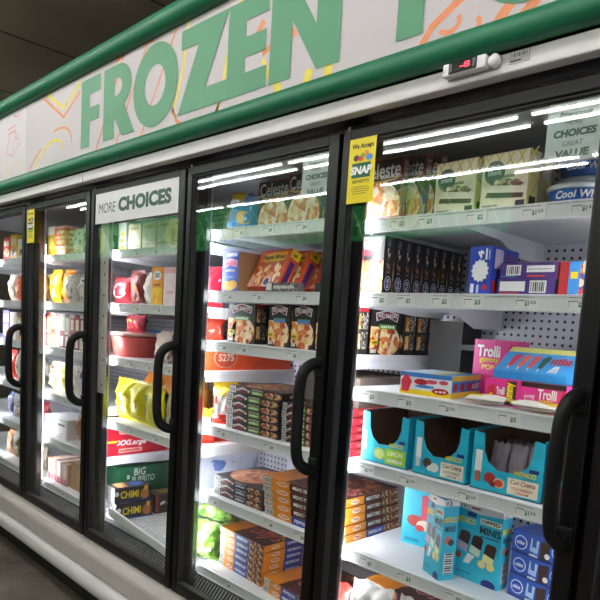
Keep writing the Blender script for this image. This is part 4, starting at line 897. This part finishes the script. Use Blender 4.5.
# deck : stack of orange pizza boxes, green bags
TD = carton(.285, .30, .0262, ORA, g_tony(False), 'td')
place_stack([TD]*6, 'pizza_box', -.572, .332, .4365, .0262, lambda i, n: '%s blue striped orange pizza box in the tall bottom stack beside green bags' % pos(i, n), 'pizza box', 'orange pizza boxes beside the green bags', .004, .02, rz=-.05)
place_stack([TD]*2, 'pizza_box', -.262, .305, .4365, .0262, lambda i, n: '%s of the two low orange pizza boxes next to the tall bottom stack' % ('lower' if i == 0 else 'upper'), 'pizza box', 'two low orange pizza boxes', .004, .02, rz=-.06)
GBG = bag(.15, .165, .085, VEG, lambda m, F: (m.rect(F, .2, .45, .6, .7, LIME, 1), m.rect(F, .55, .3, .85, .5, M('#e6efe0', .4), 1)), 'gb', seed=41, wr=1.4)
GBF = bag(.18, .20, .06, VEG, lambda m, F: (m.ell(F, .35, .45, .2, .15, MIXED, 1), m.rect(F, .1, .7, .9, .9, M('#a9d68a', .35), 1)), 'gbf', seed=42, wr=1.3, bands=[(.5, .3, .9, .7, M('#c9d6cc', .3))])
put(GBG, 'vegetable_bag', -.800, .180, .437, 'green vegetable bag standing upright beside the tall orange pizza stack', 'vegetable bag', 'green vegetable bags', .25)
put(GBG, 'vegetable_bag', -.802, .30, .437, 'green vegetable bag in the second row behind the upright green bag', 'vegetable bag', 'green vegetable bags', .0)
put(GBF, 'vegetable_bag', -.755, .15, .634, 'pale green vegetable bag lying across the upright green bags', 'vegetable bag', 'green vegetable bags', .3, -1.45)

# ------------------------------------------------------------------ PRODUCTS: right ends of the third door's shelves, seen past the post
def g_or(b, S):
    for k in ('f', 'r'): b.rect(S[k], 0, .86, 1, 1, M('#e8c8a0', .5), 1)
    R_ = S['r']; b.ell(R_, .22, .5, .13, .42, M('#c99a7a', .5), 1); b.ell(R_, .22, .5, .115, .37, M('#b8432a', .5), 2); b.text(R_, .14, .36, .31, .66, '5275', M('#d8c0a8', .5), 3, .03)
put(carton(.12, .49, .105, M('#e0532c', .4), g_or, 'orange_long'), 'frozen_meal_box', -.876, .385, 1.2385, 'long orange box with a round seal, behind the post left of the second door', 'frozen meal box')
RP = bag(.13, .165, .05, M('#b01a2a', .3), lambda m, F: (m.line(F, [(.1, .2), (.6, .9)], .006, WHITE, 1), m.line(F, [(.3, .1), (.9, .7)], .005, M('#e8d0c8', .4), 1)), 'rp', seed=51)
put(RP, 'frozen_food_bag', -.86, .17, 1.4985, 'crimson food bag upright at the left end of the second door, beside the blue box', 'food bag', None, 1.0)
put(bag(.14, .11, .06, M('#c23a2a', .3), lambda m, F: m.ell(F, .5, .5, .35, .3, MIXED, 1), 'rp2', seed=52), 'frozen_food_bag', -.87, .19, 1.3445, 'red snack bag lying on the long orange box behind the post', 'food bag', None, 1.1)
for i in range(4):
    put(RWB, 'frozen_food_bag', -.865, .185+i*.095, .9225, 'red and white bag %s in the row left of the flat boxes' % ['first', 'second', 'third', 'fourth'][i], 'food bag', 'red and white bags left of the flat boxes', 1.2)
put(bag(.12, .13, .06, M('#c8a81a', .35), None, 'yb3', seed=53), 'frozen_food_bag', -.86, .30, 1.08, 'olive yellow bag on top of the red and white bags beside the flat boxes', 'food bag', None, 1.2, -.3)
WS = bag(.44, .43, .08, M('#d9dcec', .3), lambda m, F: (m.poly(F, [(.1, .85), (.4, .8), (.6, .88), (.35, .92)], M('#6a7fc0', .4), 1), m.poly(F, [(.5, .7), (.8, .65), (.9, .72), (.6, .78)], M('#8a9ad0', .4), 1), m.line(F, [(.2, .95), (.3, .6), (.7, .5)], .004, M('#7a8cc8', .4), 1)), 'sack', seed=54, wr=1.2)
put(WS, 'ice_sack', -.955, .375, .4245, 'large white translucent sack with blue marks at the left end of the second door', 'sack', None, PI/2)

# ------------------------------------------------------------------ PRODUCTS: third door
X = D3
def g_beige(b, S):
    F = S['f']; b.rect(F, .1, .3, .9, .75, CREAM, 1); b.squig(F, .15, .8, .85, .9, M('#b89a5a', .5), 1, 6); b.line(F, [(0, .25), (1, .2)], .003, GREY, 1)
BEI = carton(.12, .14, .13, M('#d9cfae', .45), g_beige, 'beige')
put(carton(.07, .14, .14, PAPER, lambda b, S: (b.rect(S['f'], .35, .05, .8, .2, YEL, 1), b.rect(S['f'], .35, .3, .8, .45, M('#e0b020', .4), 1), b.rect(S['f'], .35, .55, .8, .7, YEL, 1)), 'yl'), 'dessert_box', -1.61, .26, 1.7535, 'white box with yellow squares on the top shelf under the MORE CHOICES sign', 'dessert box')
for i in range(4): put(BEI, 'dessert_box', -1.508+i*.130, .27, 1.7535, 'beige dessert box on the top shelf under the white sign, %s in the row' % ['first', 'second', 'third', 'last'][i], 'dessert box', 'beige boxes under the white sign', .02*i)
# second shelf bags
def pk(nm, name, w, h, t, col, x, y, z, lab, cat='snack bag', gfx=None, rz=0, rx=0, seed=1, bands=None, group=None):
    return put(bag(w, h, t, col, gfx, nm, seed=seed, bands=bands), name, x, y, z, lab, cat, group, rz, rx)
pk('a1', 'snack_bag', .10, .125, .05, M('#d82a34', .35), -1.59, .19, 1.4985, 'red bag with white oval at the left end of the second shelf, third door', gfx=lambda m, F: m.ell(F, .5, .5, .4, .3, WHITE, 1), rz=.3, seed=61)
pk('a2', 'snack_bag', .12, .16, .05, M('#7a2a22', .35), -1.455, .20, 1.4985, 'dark red bag with fried food picture beside the white bottle shaped bag', gfx=lambda m, F: (m.ell(F, .5, .35, .35, .26, M('#e0703a', .4), 1), m.rect(F, .15, .62, .85, .75, M('#f0d8d0', .4), 1), m.rect(F, .2, .78, .8, .9, M('#d83a2a', .4), 1)), seed=62)
pk('a3', 'snack_bag', .115, .15, .055, M('#e6e0d6', .35), -1.325, .195, 1.4985, 'white tapering bag between the dark red bag and the orange box', gfx=lambda m, F: m.rect(F, .3, .1, .8, .5, M('#d0c4b4', .4), 1), rz=-.2, seed=63)
pk('a4', 'snack_bag', .14, .17, .05, M('#6a5240', .3), -1.50, .33, 1.4985, 'brown clear bag standing behind the red bags of the third door', seed=64)
pk('a5', 'snack_bag', .14, .165, .05, M('#57463e', .3), -1.34, .33, 1.4985, 'brown clear bag standing behind the white tapering bag', seed=65)
def g_oy(b, S):
    F = S['f']; b.rect(F, 0, 0, 1, .45, M('#f2c51a', .4), 1); b.ell(F, .5, .78, .36, .13, WHITE, 2); b.text(F, .28, .72, .72, .84, '200', INK, 3, .03); b.squig(F, .2, .5, .8, .56, INK, 2, 4); b.rect(F, .1, .05, .9, .3, food('gold2', ['#f0b41a', '#f8d84a', '#e09a12'], 60), 2)
    b.rect(S['r'], 0, 0, 1, 1, M('#d98f1a', .4), 1)
put(carton(.092, .13, .168, M('#f09a1a', .4), g_oy, 'oy'), 'snack_box', -1.212, .215, 1.4985, 'tall orange yellow box with white oval on the second shelf, third door', 'snack box')
put(carton(.10, .13, .165, PINKW, lambda b, S: (b.squig(S['f'], .2, .3, .8, .4, M('#e0a0a8', .4), 1, 5), b.rect(S['f'], .0, .85, 1, 1, M('#e8b0a8', .4), 1)), 'pw'), 'snack_box', -1.108, .215, 1.4985, 'pale pink box at the end of the shelf beside the tall orange yellow box', 'snack box')
# third shelf
t = MB(); t.lathe([(0, 0), (.115, 0), (.13, .095), (.133, .1), (.128, .1)], M('#c24a40', .35), n=30); t.lathe([(.128, .1), (0, .098)], M('#e08a80', .4), n=30)
TBK = t.mesh('tubx')
t = MB(); t.lathe([(.13, .104), (.138, .105), (.138, .116), (.12, .12), (0, .12)], M('#d8b0a8', .3), n=30)
k_ = put(TBK, 'food_tub', -1.56, .265, 1.2385, 'red round food tub on the third shelf, third door', 'tub'); o = t.build('lid', k_)
pk('c1', 'snack_bag', .16, .085, .06, M('#a8283a', .35), -1.525, .235, 1.3610, 'crimson bag with round food picture standing on the red tub', gfx=lambda m, F: (m.ell(F, .38, .45, .26, .34, M('#5a2018', .4), 1), m.ell(F, .38, .45, .22, .29, MIXED, 2)), seed=66, rx=-.05)
put(carton(.12, .1, .13, M('#2f7fd0', .4), lambda b, S: b.poly(S['f'], [(.1, .5), (.5, .75), (.9, .5), (.9, 0), (.1, 0)], M('#dfe8f0', .4), 1), 'blx'), 'snack_box', -1.64, .47, 1.2385, 'sky blue box behind the red tub near the post', 'snack box')
put(carton(.20, .12, .15, M('#23407a', .4), None, 'blx2'), 'snack_box', -1.37, .50, 1.2385, 'navy box at the back between the red tub and the snack bags', 'snack box')
def g_c2(m, F): m.rect(F, .15, .55, .85, .85, PASTA, 1); m.rect(F, .05, .3, .95, .5, M('#8fa0c0', .4), 1); m.rect(F, .1, .08, .9, .26, M('#b02a30', .4), 1)
pk('c2', 'snack_bag', .20, .145, .06, M('#c9b8a8', .35), -1.205, .185, 1.2385, 'bag of pasta shapes with blue and red band, right of the red tub', gfx=g_c2, rz=-.3, seed=67, rx=-.15)
pk('c3', 'snack_bag', .20, .21, .06, M('#d8442a', .35), -1.155, .295, 1.2385, 'tall orange and red bag standing behind the pasta bag', gfx=lambda m, F: (m.rect(F, 0, .6, .5, .95, M('#f0a01a', .4), 1), m.ell(F, .35, .6, .2, .1, WHITE, 2), m.ell(F, .75, .75, .2, .12, M('#d83a4a', .4), 2)), seed=68)
# fourth shelf
def g_yg(m, F): m.rect(F, .1, .1, .3, .8, M('#e8d8d0', .4), 1); m.squig(F, .36, .1, .44, .8, M('#e6e6c8', .4), 1, 1); m.rect(F, .5, .3, .6, .7, M('#4a8a9a', .4), 1); m.rect(F, .3, .85, .9, .95, GOLD, 1); m.ell(F, .75, .35, .2, .25, CHICK, 1)
YG = M('#d0c81a', .3)
for i, (x, y, rz) in enumerate(((-1.535, .20, .05), (-1.39, .20, -.03), (-1.245, .195, -.05))):
    pk('d%d' % i, 'snack_bag', .142, .205, .08, YG, x, y, .9225, 'yellow green food bag on the fourth shelf of the third door, %s of three' % ['leftmost', 'middle', 'rightmost'][i], 'food bag', g_yg if i < 2 else (lambda m, F: (m.ell(F, .7, .4, .25, .35, CHICK, 1), m.rect(F, .15, .2, .3, .75, M('#4a8a9a', .4), 1))), rz, 0, 70+i, None, 'yellow green bags')
for i, x in enumerate((-1.515, -1.335, -1.15)):
    pk('e%d' % i, 'snack_bag', .175, .235, .08, M('#e8901a', .35), x, .35, .9225, 'orange bag behind the yellow green bags, %s of three' % ['leftmost', 'middle', 'rightmost'][i], 'food bag', lambda m, F: m.rect(F, .0, .7, 1, .9, M('#f5b42a', .4), 1), 0, 0, 74+i, None, 'orange bags behind the yellow green bags')
pk('f1', 'snack_bag', .115, .19, .06, M('#b9b29a', .35), -1.105, .20, .9225, 'bag with blue picture at the shelf end behind the third door handle', 'food bag', lambda m, F: (m.rect(F, .1, .35, .9, .7, M('#5a86b8', .4), 1), m.rect(F, .1, .1, .9, .3, MIXED, 1), m.rect(F, .1, .75, .9, .95, M('#c8c23a', .4), 1)), -.2, 0, 78)
# right end of the fourth door's shelves with the long printed boxes
def g_xxl(b, S):
    R_ = S['r']; b.rect(R_, .2, .1, .8, .9, M('#c81f34', .4), 1); b.text(R_, .16, .45, .60, .82, 'XXLarge', WHITE, 2, .03, .25); b.rect(R_, .2, .14, .54, .36, M('#f0b8a8', .4), 2); b.squig(R_, .22, .18, .52, .32, RED, 3, 9); b.rect(R_, .04, .7, .18, .82, GOLD, 1); b.rect(R_, .93, .05, 1, .6, M('#d9a05a', .5), 2)
XX = carton(.24, .40, .098, M('#b3142a', .4), g_xxl, 'xxl')
for i in range(2): put(XX, 'frozen_snack_box', -1.748, .335, .7125+i*.0985, 'long red box with white script, %s of two in the third door' % ('lower' if i == 0 else 'upper'), 'frozen snack box', 'long red boxes', 0)
def g_burr(b, S):
    R_ = S['r']; b.text(R_, .22, .74, .40, .95, 'BIG', M('#e4ece4', .4), 1, .02, .1); b.text(R_, .19, .54, .54, .72, 'BURRITO', M('#d4e4d8', .4), 1, .02, .1); b.rect(R_, .12, .66, .16, .78, M('#d4e4d8', .4), 1)
    for k in range(7): b.rect(R_, .02+.14*k, 0, .025+.14*k, 1, M('#2a6a4a', .45), 1)
put(carton(.14, .40, .19, M('#1c5a3e', .45), g_burr, 'burr'), 'frozen_snack_box', -1.698, .42, .4525, 'long dark green box with white lettering standing behind the black boxes', 'frozen snack box')
def g_chimi(b, S):
    R_ = S['r']; b.text(R_, .16, .28, .66, .76, 'CHIMI', YEL, 2, .025); b.ell(R_, .83, .45, .12, .36, M('#b5703a', .4), 1); b.ell(R_, .86, .85, .05, .2, GOLD, 2); b.disc(R_, .06, .6, .012, WHITE, 1); b.rect(R_, 0, 0, 1, .12, M('#2a3a7a', .4), 1)
    T = S['t']; b.rect(T, .1, .1, .9, .4, M('#b58a5a', .5), 1); b.ell(T, .5, .7, .3, .2, M('#2f4f9a', .4), 1)
CH = carton(.10, .195, .078, M('#2a2426', .4), g_chimi, 'chimi'); CH2 = carton(.10, .20, .10, M('#3a2426', .4), lambda b, S: (b.text(S['r'], .32, .3, .94, .7, 'CHIMI', YEL, 2, .025), b.rect(S['r'], 0, 0, .1, 1, M('#8a2a2a', .4), 1), b.poly(S['r'], [(.14, .4), (.28, .5), (.27, .65), (.14, .55)], WHITE, 1), b.rect(S['t'], .2, .2, .8, .6, M('#8a7a2a', .4), 1)), 'chimi2')
put(CH, 'frozen_snack_box', -1.511, .228, .4245, 'black box with yellow lettering, lower of the two at the left', 'frozen snack box', 'black boxes with yellow lettering', -.1)
put(CH, 'frozen_snack_box', -1.532, .226, .5033, 'black box with yellow lettering, stacked on top of its twin', 'frozen snack box', 'black boxes with yellow lettering', -.1)
put(CH2, 'frozen_snack_box', -1.498, .442, .4245, 'black box with yellow lettering farther back on the white rack, right of the stacked pair', 'frozen snack box', 'black boxes with yellow lettering', -.08)
# loose white rail leaning on the vent and two orange stickers
m = MB(); m.bbox(-.28, -.006, -.021, .28, .006, .021, WHITE, .003)
o = m.build('loose_rail', None, (-1.235, .108, .442), (0, .083, -.02)); tag(o, 'loose white rail sloping across the front of the empty white rack', 'rail')
for i, x in enumerate((-1.42, -1.245)):
    m = MB(); m.lathe([(0, 0), (.012, 0), (.012, .0008), (0, .0008)], M('#e0472a', .5), n=12); tag(m.build('orange_sticker', None, (x, .066, .3455)), 'small orange sticker on the door sill, %s one below the white rack' % ('farther' if i == 0 else 'nearer'), 'sticker')
# white perforated strip hung inside the third door
m = MB(); m.bbox(-.038, -.002, 0, .038, .002, .80, M('#cfccc4', .5), .001); F = Frame((-.038, -.002, 0), (.076, 0, 0), (0, 0, .8))
for z in (.05, .2, .33, .46, .58, .7, .77): m.ell(F, .62, z, .09, .007, INK, 2); m.rect(F, .45, z-.04, .6, z-.035, GREY, 2)
tag(m.build('hanging_strip', None, (-1.497, .0405, 1.065)), 'long pale vertical strip with holes hung inside the third door', 'strip')

# ------------------------------------------------------------------ PRODUCTS: fourth and fifth doors, small in the picture
X = D4; R4 = random.Random(5)
def simple_box(col, top, mid):
    def g(b, S):
        for k in ('f', 'r'):
            b.rect(S[k], 0, .72, 1, 1, M(top, .4), 1); b.ell(S[k], .5, .4, .36, .24, M(mid, .4), 1); b.squig(S[k], .15, .8, .85, .92, WHITE, 2, 5)
    return M(col, .4), g
def many(names, nm, cat, shelf, x0, step, y, z, mk, loc, group):
    for i, lb in enumerate(names):
        put(mk(i), nm, x0+i*step, y, z, lb+' '+loc, cat, group, R4.uniform(-.08, .08))
c4 = [simple_box('#e8c01a', '#f2ece0', '#f0d860'), simple_box('#e8622a', '#f0a080', '#f6d0a0'), simple_box('#e8622a', '#f0904a', '#f8c890'), simple_box('#efe8d8', '#5a9a4a', '#c9a884'), simple_box('#4f8a4a', '#c9dcb0', '#e6e0c8')]
put(carton(.085, .14, .17, c4[0][0], c4[0][1], 'k0'), 'snack_box', -2.395, .24, 1.7535, 'yellow and white snack box on the top shelf of the fourth door', 'snack box')
for j in range(3): put(carton(.14, .14, .055, c4[1][0], c4[1][1], 'k1'), 'snack_box', -2.275, .24, 1.7535+j*.0558, '%s of three stacked orange snack boxes on the top shelf, fourth door' % ['bottom', 'middle', 'top'][j], 'snack box', 'stacked orange snack boxes')
put(bag(.15, .15, .06, M('#efe6d6', .35), lambda m, F: (m.ell(F, .5, .4, .3, .25, M('#b08a5a', .4), 1), m.rect(F, .1, .7, .9, .9, M('#5a9a4a', .4), 1)), 'k2', seed=81), 'snack_bag', -2.11, .22, 1.7535, 'white and green bag beside the stacked orange boxes, fourth door', 'snack bag')
put(carton(.12, .14, .16, c4[4][0], c4[4][1], 'k3'), 'snack_box', -1.97, .26, 1.7535, 'green box at the end of the top shelf, fourth door', 'snack box')
cols2 = [('#f0b41a', '#f6e0a0'), ('#e8901a', '#f2d080'), ('#cfcabc', '#8a8a70'), ('#d9d4c8', '#7a7a62'), ('#bdb8a4', '#efe9d8')]
for i, (a, c) in enumerate(cols2):
    put(bag(.105, .19 if i < 2 else .16, .07, M(a, .3), (lambda c: lambda m, F: (m.ell(F, .5, .4, .32, .25, M(c, .4), 1), m.rect(F, .15, .68, .85, .78, M('#a83a4a', .4) if i < 2 else M('#5a5a4a', .4), 1)))(c), 'l%d' % i, seed=85+i), 'snack_bag', -2.365+i*.105, .20+.03*(i % 2), 1.4885,
        ['yellow bag leftmost on the second shelf, fourth door', 'orange yellow bag beside the yellow bag, fourth door', 'pale grey bag in the middle of the second shelf, fourth door', 'grey white bag right of the middle, second shelf of the fourth door', 'beige grey bag at the end of the second shelf, fourth door'][i], 'snack bag', None, R4.uniform(-.3, .3))
def g_slim(c): return lambda b, S: (b.rect(S['f'], 0, .8, 1, 1, M(c, .4), 1), b.rect(S['f'], .2, .1, .8, .7, CREAM, 1))
sl = ['#c8372a', '#e0782a', '#efe4d0', '#b02a3a', '#8a4a2a', '#d8d0c8', '#7a3a4a', '#c9b89a']
for i, c in enumerate(sl):
    put(carton(.058, .14, .095, M(c, .4), g_slim(['#f0e0d0', '#a8322a'][i % 2]), 'm%d' % i), 'snack_box', -2.37+i*.0615, .22, 1.2355, '%s slim box, lower row of slim boxes, %s from the post' % (['red', 'orange', 'cream', 'crimson', 'brown', 'pale grey', 'mauve', 'tan'][i], ['first', 'second', 'third', 'fourth', 'fifth', 'sixth', 'seventh', 'eighth'][i]), 'snack box', 'slim boxes in the lower row')
    put(carton(.058, .14, .095, M(sl[(i*3+1) % 8], .4), g_slim(['#8a2a2a', '#e8d8c8'][i % 2]), 'n%d' % i), 'snack_box', -2.37+i*.0615, .222, 1.3312, '%s slim box, upper row of slim boxes, %s from the post' % ([['red', 'orange', 'cream', 'crimson', 'brown', 'pale grey', 'mauve', 'tan'][(i*3+1) % 8], ['first', 'second', 'third', 'fourth', 'fifth', 'sixth', 'seventh', 'eighth'][i]][0], ['first', 'second', 'third', 'fourth', 'fifth', 'sixth', 'seventh', 'eighth'][i]), 'snack box', 'slim boxes in the upper row')
for i, (a, c, lb) in enumerate((('#efe0b0', '#e0782a', 'cream bag with orange picture'), ('#d8c84a', '#efe0d0', 'mustard bag'), ('#efe8e0', '#c8372a', 'white bag with red picture'), ('#6a5a9a', '#d8d0e8', 'violet bag'))):
    put(bag(.128, .17, .07, M(a, .35), (lambda c: lambda m, F: (m.ell(F, .5, .45, .34, .26, M(c, .4), 1), m.rect(F, .2, .76, .8, .86, M('#5a2a2a', .4), 1)))(c), 'p%d' % i, seed=95+i), 'food_bag', -2.36+i*.135, .21, .9705, lb+' on the fourth shelf of the fourth door', 'food bag', None, R4.uniform(-.2, .2))
def g_wc(b, S):
    F = S['f']; b.rect(F, .38, .58, .46, .74, M('#e8622a', .4), 1); b.rect(F, .38, .42, .44, .5, M('#c83a5a', .4), 1); b.rect(F, .62, .64, .92, .76, M('#5a5a5a', .4), 1); b.squig(F, .64, .2, .86, .25, GREY, 1, 5); b.rect(F, .03, .08, .8, .11, M('#c04a3a', .4), 1); b.line(F, [(0, .92), (1, .92)], .002, GREY, 1)
put(carton(.30, .18, .115, M('#ececec', .45), g_wc, 'wc'), 'white_carton', -2.24, .235, .7125, 'white carton with small orange print on the fifth shelf, fourth door', 'carton')
put(carton(.26, .12, .19, M('#dcdcdc', .45), None, 'wc2'), 'white_carton', -2.26, .43, .7125, 'taller white carton behind the carton with orange print', 'carton')
put(bag(.16, .17, .07, M('#a8704a', .35), lambda m, F: m.rect(F, .2, .2, .5, .9, CREAM, 1), 'q1', seed=99), 'food_bag', -2.01, .22, .7125, 'brown bag with cream stripe right of the white carton', 'food bag')
for i in range(6):
    put(carton(.040, .20, .125, M(['#a87a62', '#efe4dc', '#a0685a', '#e8d8d0', '#8a5a4a', '#c9a894'][i], .5), lambda b, S: b.rect(S['f'], .1, .0, .9, .3, M('#a83a4a', .4), 1), 'r%d' % i), 'tray_box', -2.345+i*.0425, .26, .4405, '%s narrow packet in the bottom row, fourth door, %s from post' % (['brown', 'white', 'rust', 'pale pink', 'dark brown', 'tan'][i], ['first', 'second', 'third', 'fourth', 'fifth', 'sixth'][i]), 'packet', 'narrow packets at the bottom')
put(carton(.19, .26, .155, KRAFT, lambda b, S: b.rect(S['f'], .6, 0, 1, .5, M('#2a6a3a', .5), 1), 'ka'), 'kraft_carton', -1.985, .30, .4405, 'tan cardboard carton beside the narrow packets at the bottom of the fourth door', 'carton')
m = MB(); m.lathe([(0, -.05), (.035, -.042), (.055, -.018), (.058, .0), (.052, .022), (.03, .045), (0, .05)], M('#d8605a', .4), n=20)
put(m.mesh('roundpack'), 'round_package', -2.25, .42, .4405+.05, 'round coral red package behind the narrow packets, fourth door', 'package')
put(carton(.40, .1, .21, M('#efe0e0', .5), None, 'pnk'), 'white_carton', -2.20, .55, .4405, 'pale pink carton at the back bottom of the fourth door', 'carton')
# fifth door
X = D5
for si, (z, hh) in enumerate(((1.7535, .165), (1.4885, .17), (1.2355, .2), (.9705, .19), (.7125, .16), (.4405, .17))):
    cols = [['#c8302a', '#e8b81a', '#efe8d8', '#e8c84a', '#5a8a4a'], ['#d8d0c0', '#e8642a', '#efe0c0', '#cfcabc', '#e0a03a'], ['#5a4a9a', '#efe0d8', '#e8b07a', '#c83a2a', '#efe8e0'], ['#d83a2a', '#efe4d8', '#e89a3a', '#6a8a3a', '#efe8e0'], ['#4a5a8a', '#d8d8dc', '#3a8a4a', '#efe8e0', '#c83a4a'], ['#a8704a', '#8a8a6a', '#c8a884', '#7a5a42', '#d8c8b0']][si]
    nmz = ['top', 'second', 'third', 'fourth', 'fifth', 'bottom'][si]
    cn = [['red', 'yellow', 'cream', 'gold', 'green'], ['grey', 'orange', 'cream', 'pale grey', 'amber'], ['violet', 'white', 'peach', 'red', 'ivory'], ['red', 'cream', 'amber', 'green', 'ivory'], ['blue', 'silver', 'green', 'white', 'crimson'], ['brown', 'olive', 'tan', 'dark brown', 'beige']][si]
    for i, c in enumerate(cols):
        lab = '%s package on the %s shelf of the fifth door at the far end' % (cn[i], nmz)
        x = -3.155+i*.122-(.1)
        if si in (0, 2): put(carton(.105, .15, hh*R4.uniform(.7, .95), M(c, .4), lambda b, S: (b.rect(S['f'], .1, .6, .9, .85, CREAM, 1), b.ell(S['f'], .5, .3, .35, .2, MIXED, 1)), 's%d%d' % (si, i)), 'snack_box', x+.2, .23, z, lab, 'snack box')
        else: put(bag(.112, hh, .06, M(c, .35), lambda m, F: (m.ell(F, .5, .4, .3, .25, MIXED, 1), m.rect(F, .15, .7, .85, .85, CREAM, 1)), 's%d%d' % (si, i), seed=110+si*7+i), 'food_bag', x+.2, .21, z, lab, 'food bag', None, R4.uniform(-.3, .3))
# ------------------------------------------------------------------ camera, light, view
def look(yaw, pitch, roll, loc, f, cy):
    fw = Vector((math.cos(pitch)*math.cos(yaw), math.cos(pitch)*math.sin(yaw), math.sin(pitch)))
    rt = fw.cross(Vector((0, 0, 1))).normalized(); up = rt.cross(fw)
    c, s = math.cos(roll), math.sin(roll); r2 = rt*c+up*s; u2 = up*c-rt*s
    cam = bpy.data.cameras.new('camera'); o = bpy.data.objects.new('camera', cam); COL.objects.link(o)
    m = Matrix.Identity(4)
    for i in range(3): m[i][0] = r2[i]; m[i][1] = u2[i]; m[i][2] = -fw[i]; m[i][3] = loc[i]
    o.matrix_world = m
    cam.sensor_fit = 'HORIZONTAL'; cam.sensor_width = 36; cam.lens = 36*f/600; cam.shift_y = (cy-300)/600; cam.clip_start = .02
    SC.camera = o
look(2.34765, -.10961, .06199, (1.21511, -1.36059, 1.45377), 610, 390.88)
w = bpy.data.worlds.new('room_air'); SC.world = w; w.use_nodes = True
w.node_tree.nodes['Background'].inputs[0].default_value = (.9, .95, 1, 1); w.node_tree.nodes['Background'].inputs[1].default_value = .02
SC.view_settings.view_transform = 'Standard'; SC.view_settings.look = 'None'; SC.view_settings.gamma = 1; SC.view_settings.use_curve_mapping = False
SC.view_settings.exposure = EXPO
SC.cycles.use_denoising = True; SC.cycles.max_bounces = 8; SC.cycles.transparent_max_bounces = 16; SC.cycles.diffuse_bounces = 4
SC.cycles.sample_clamp_indirect = 6
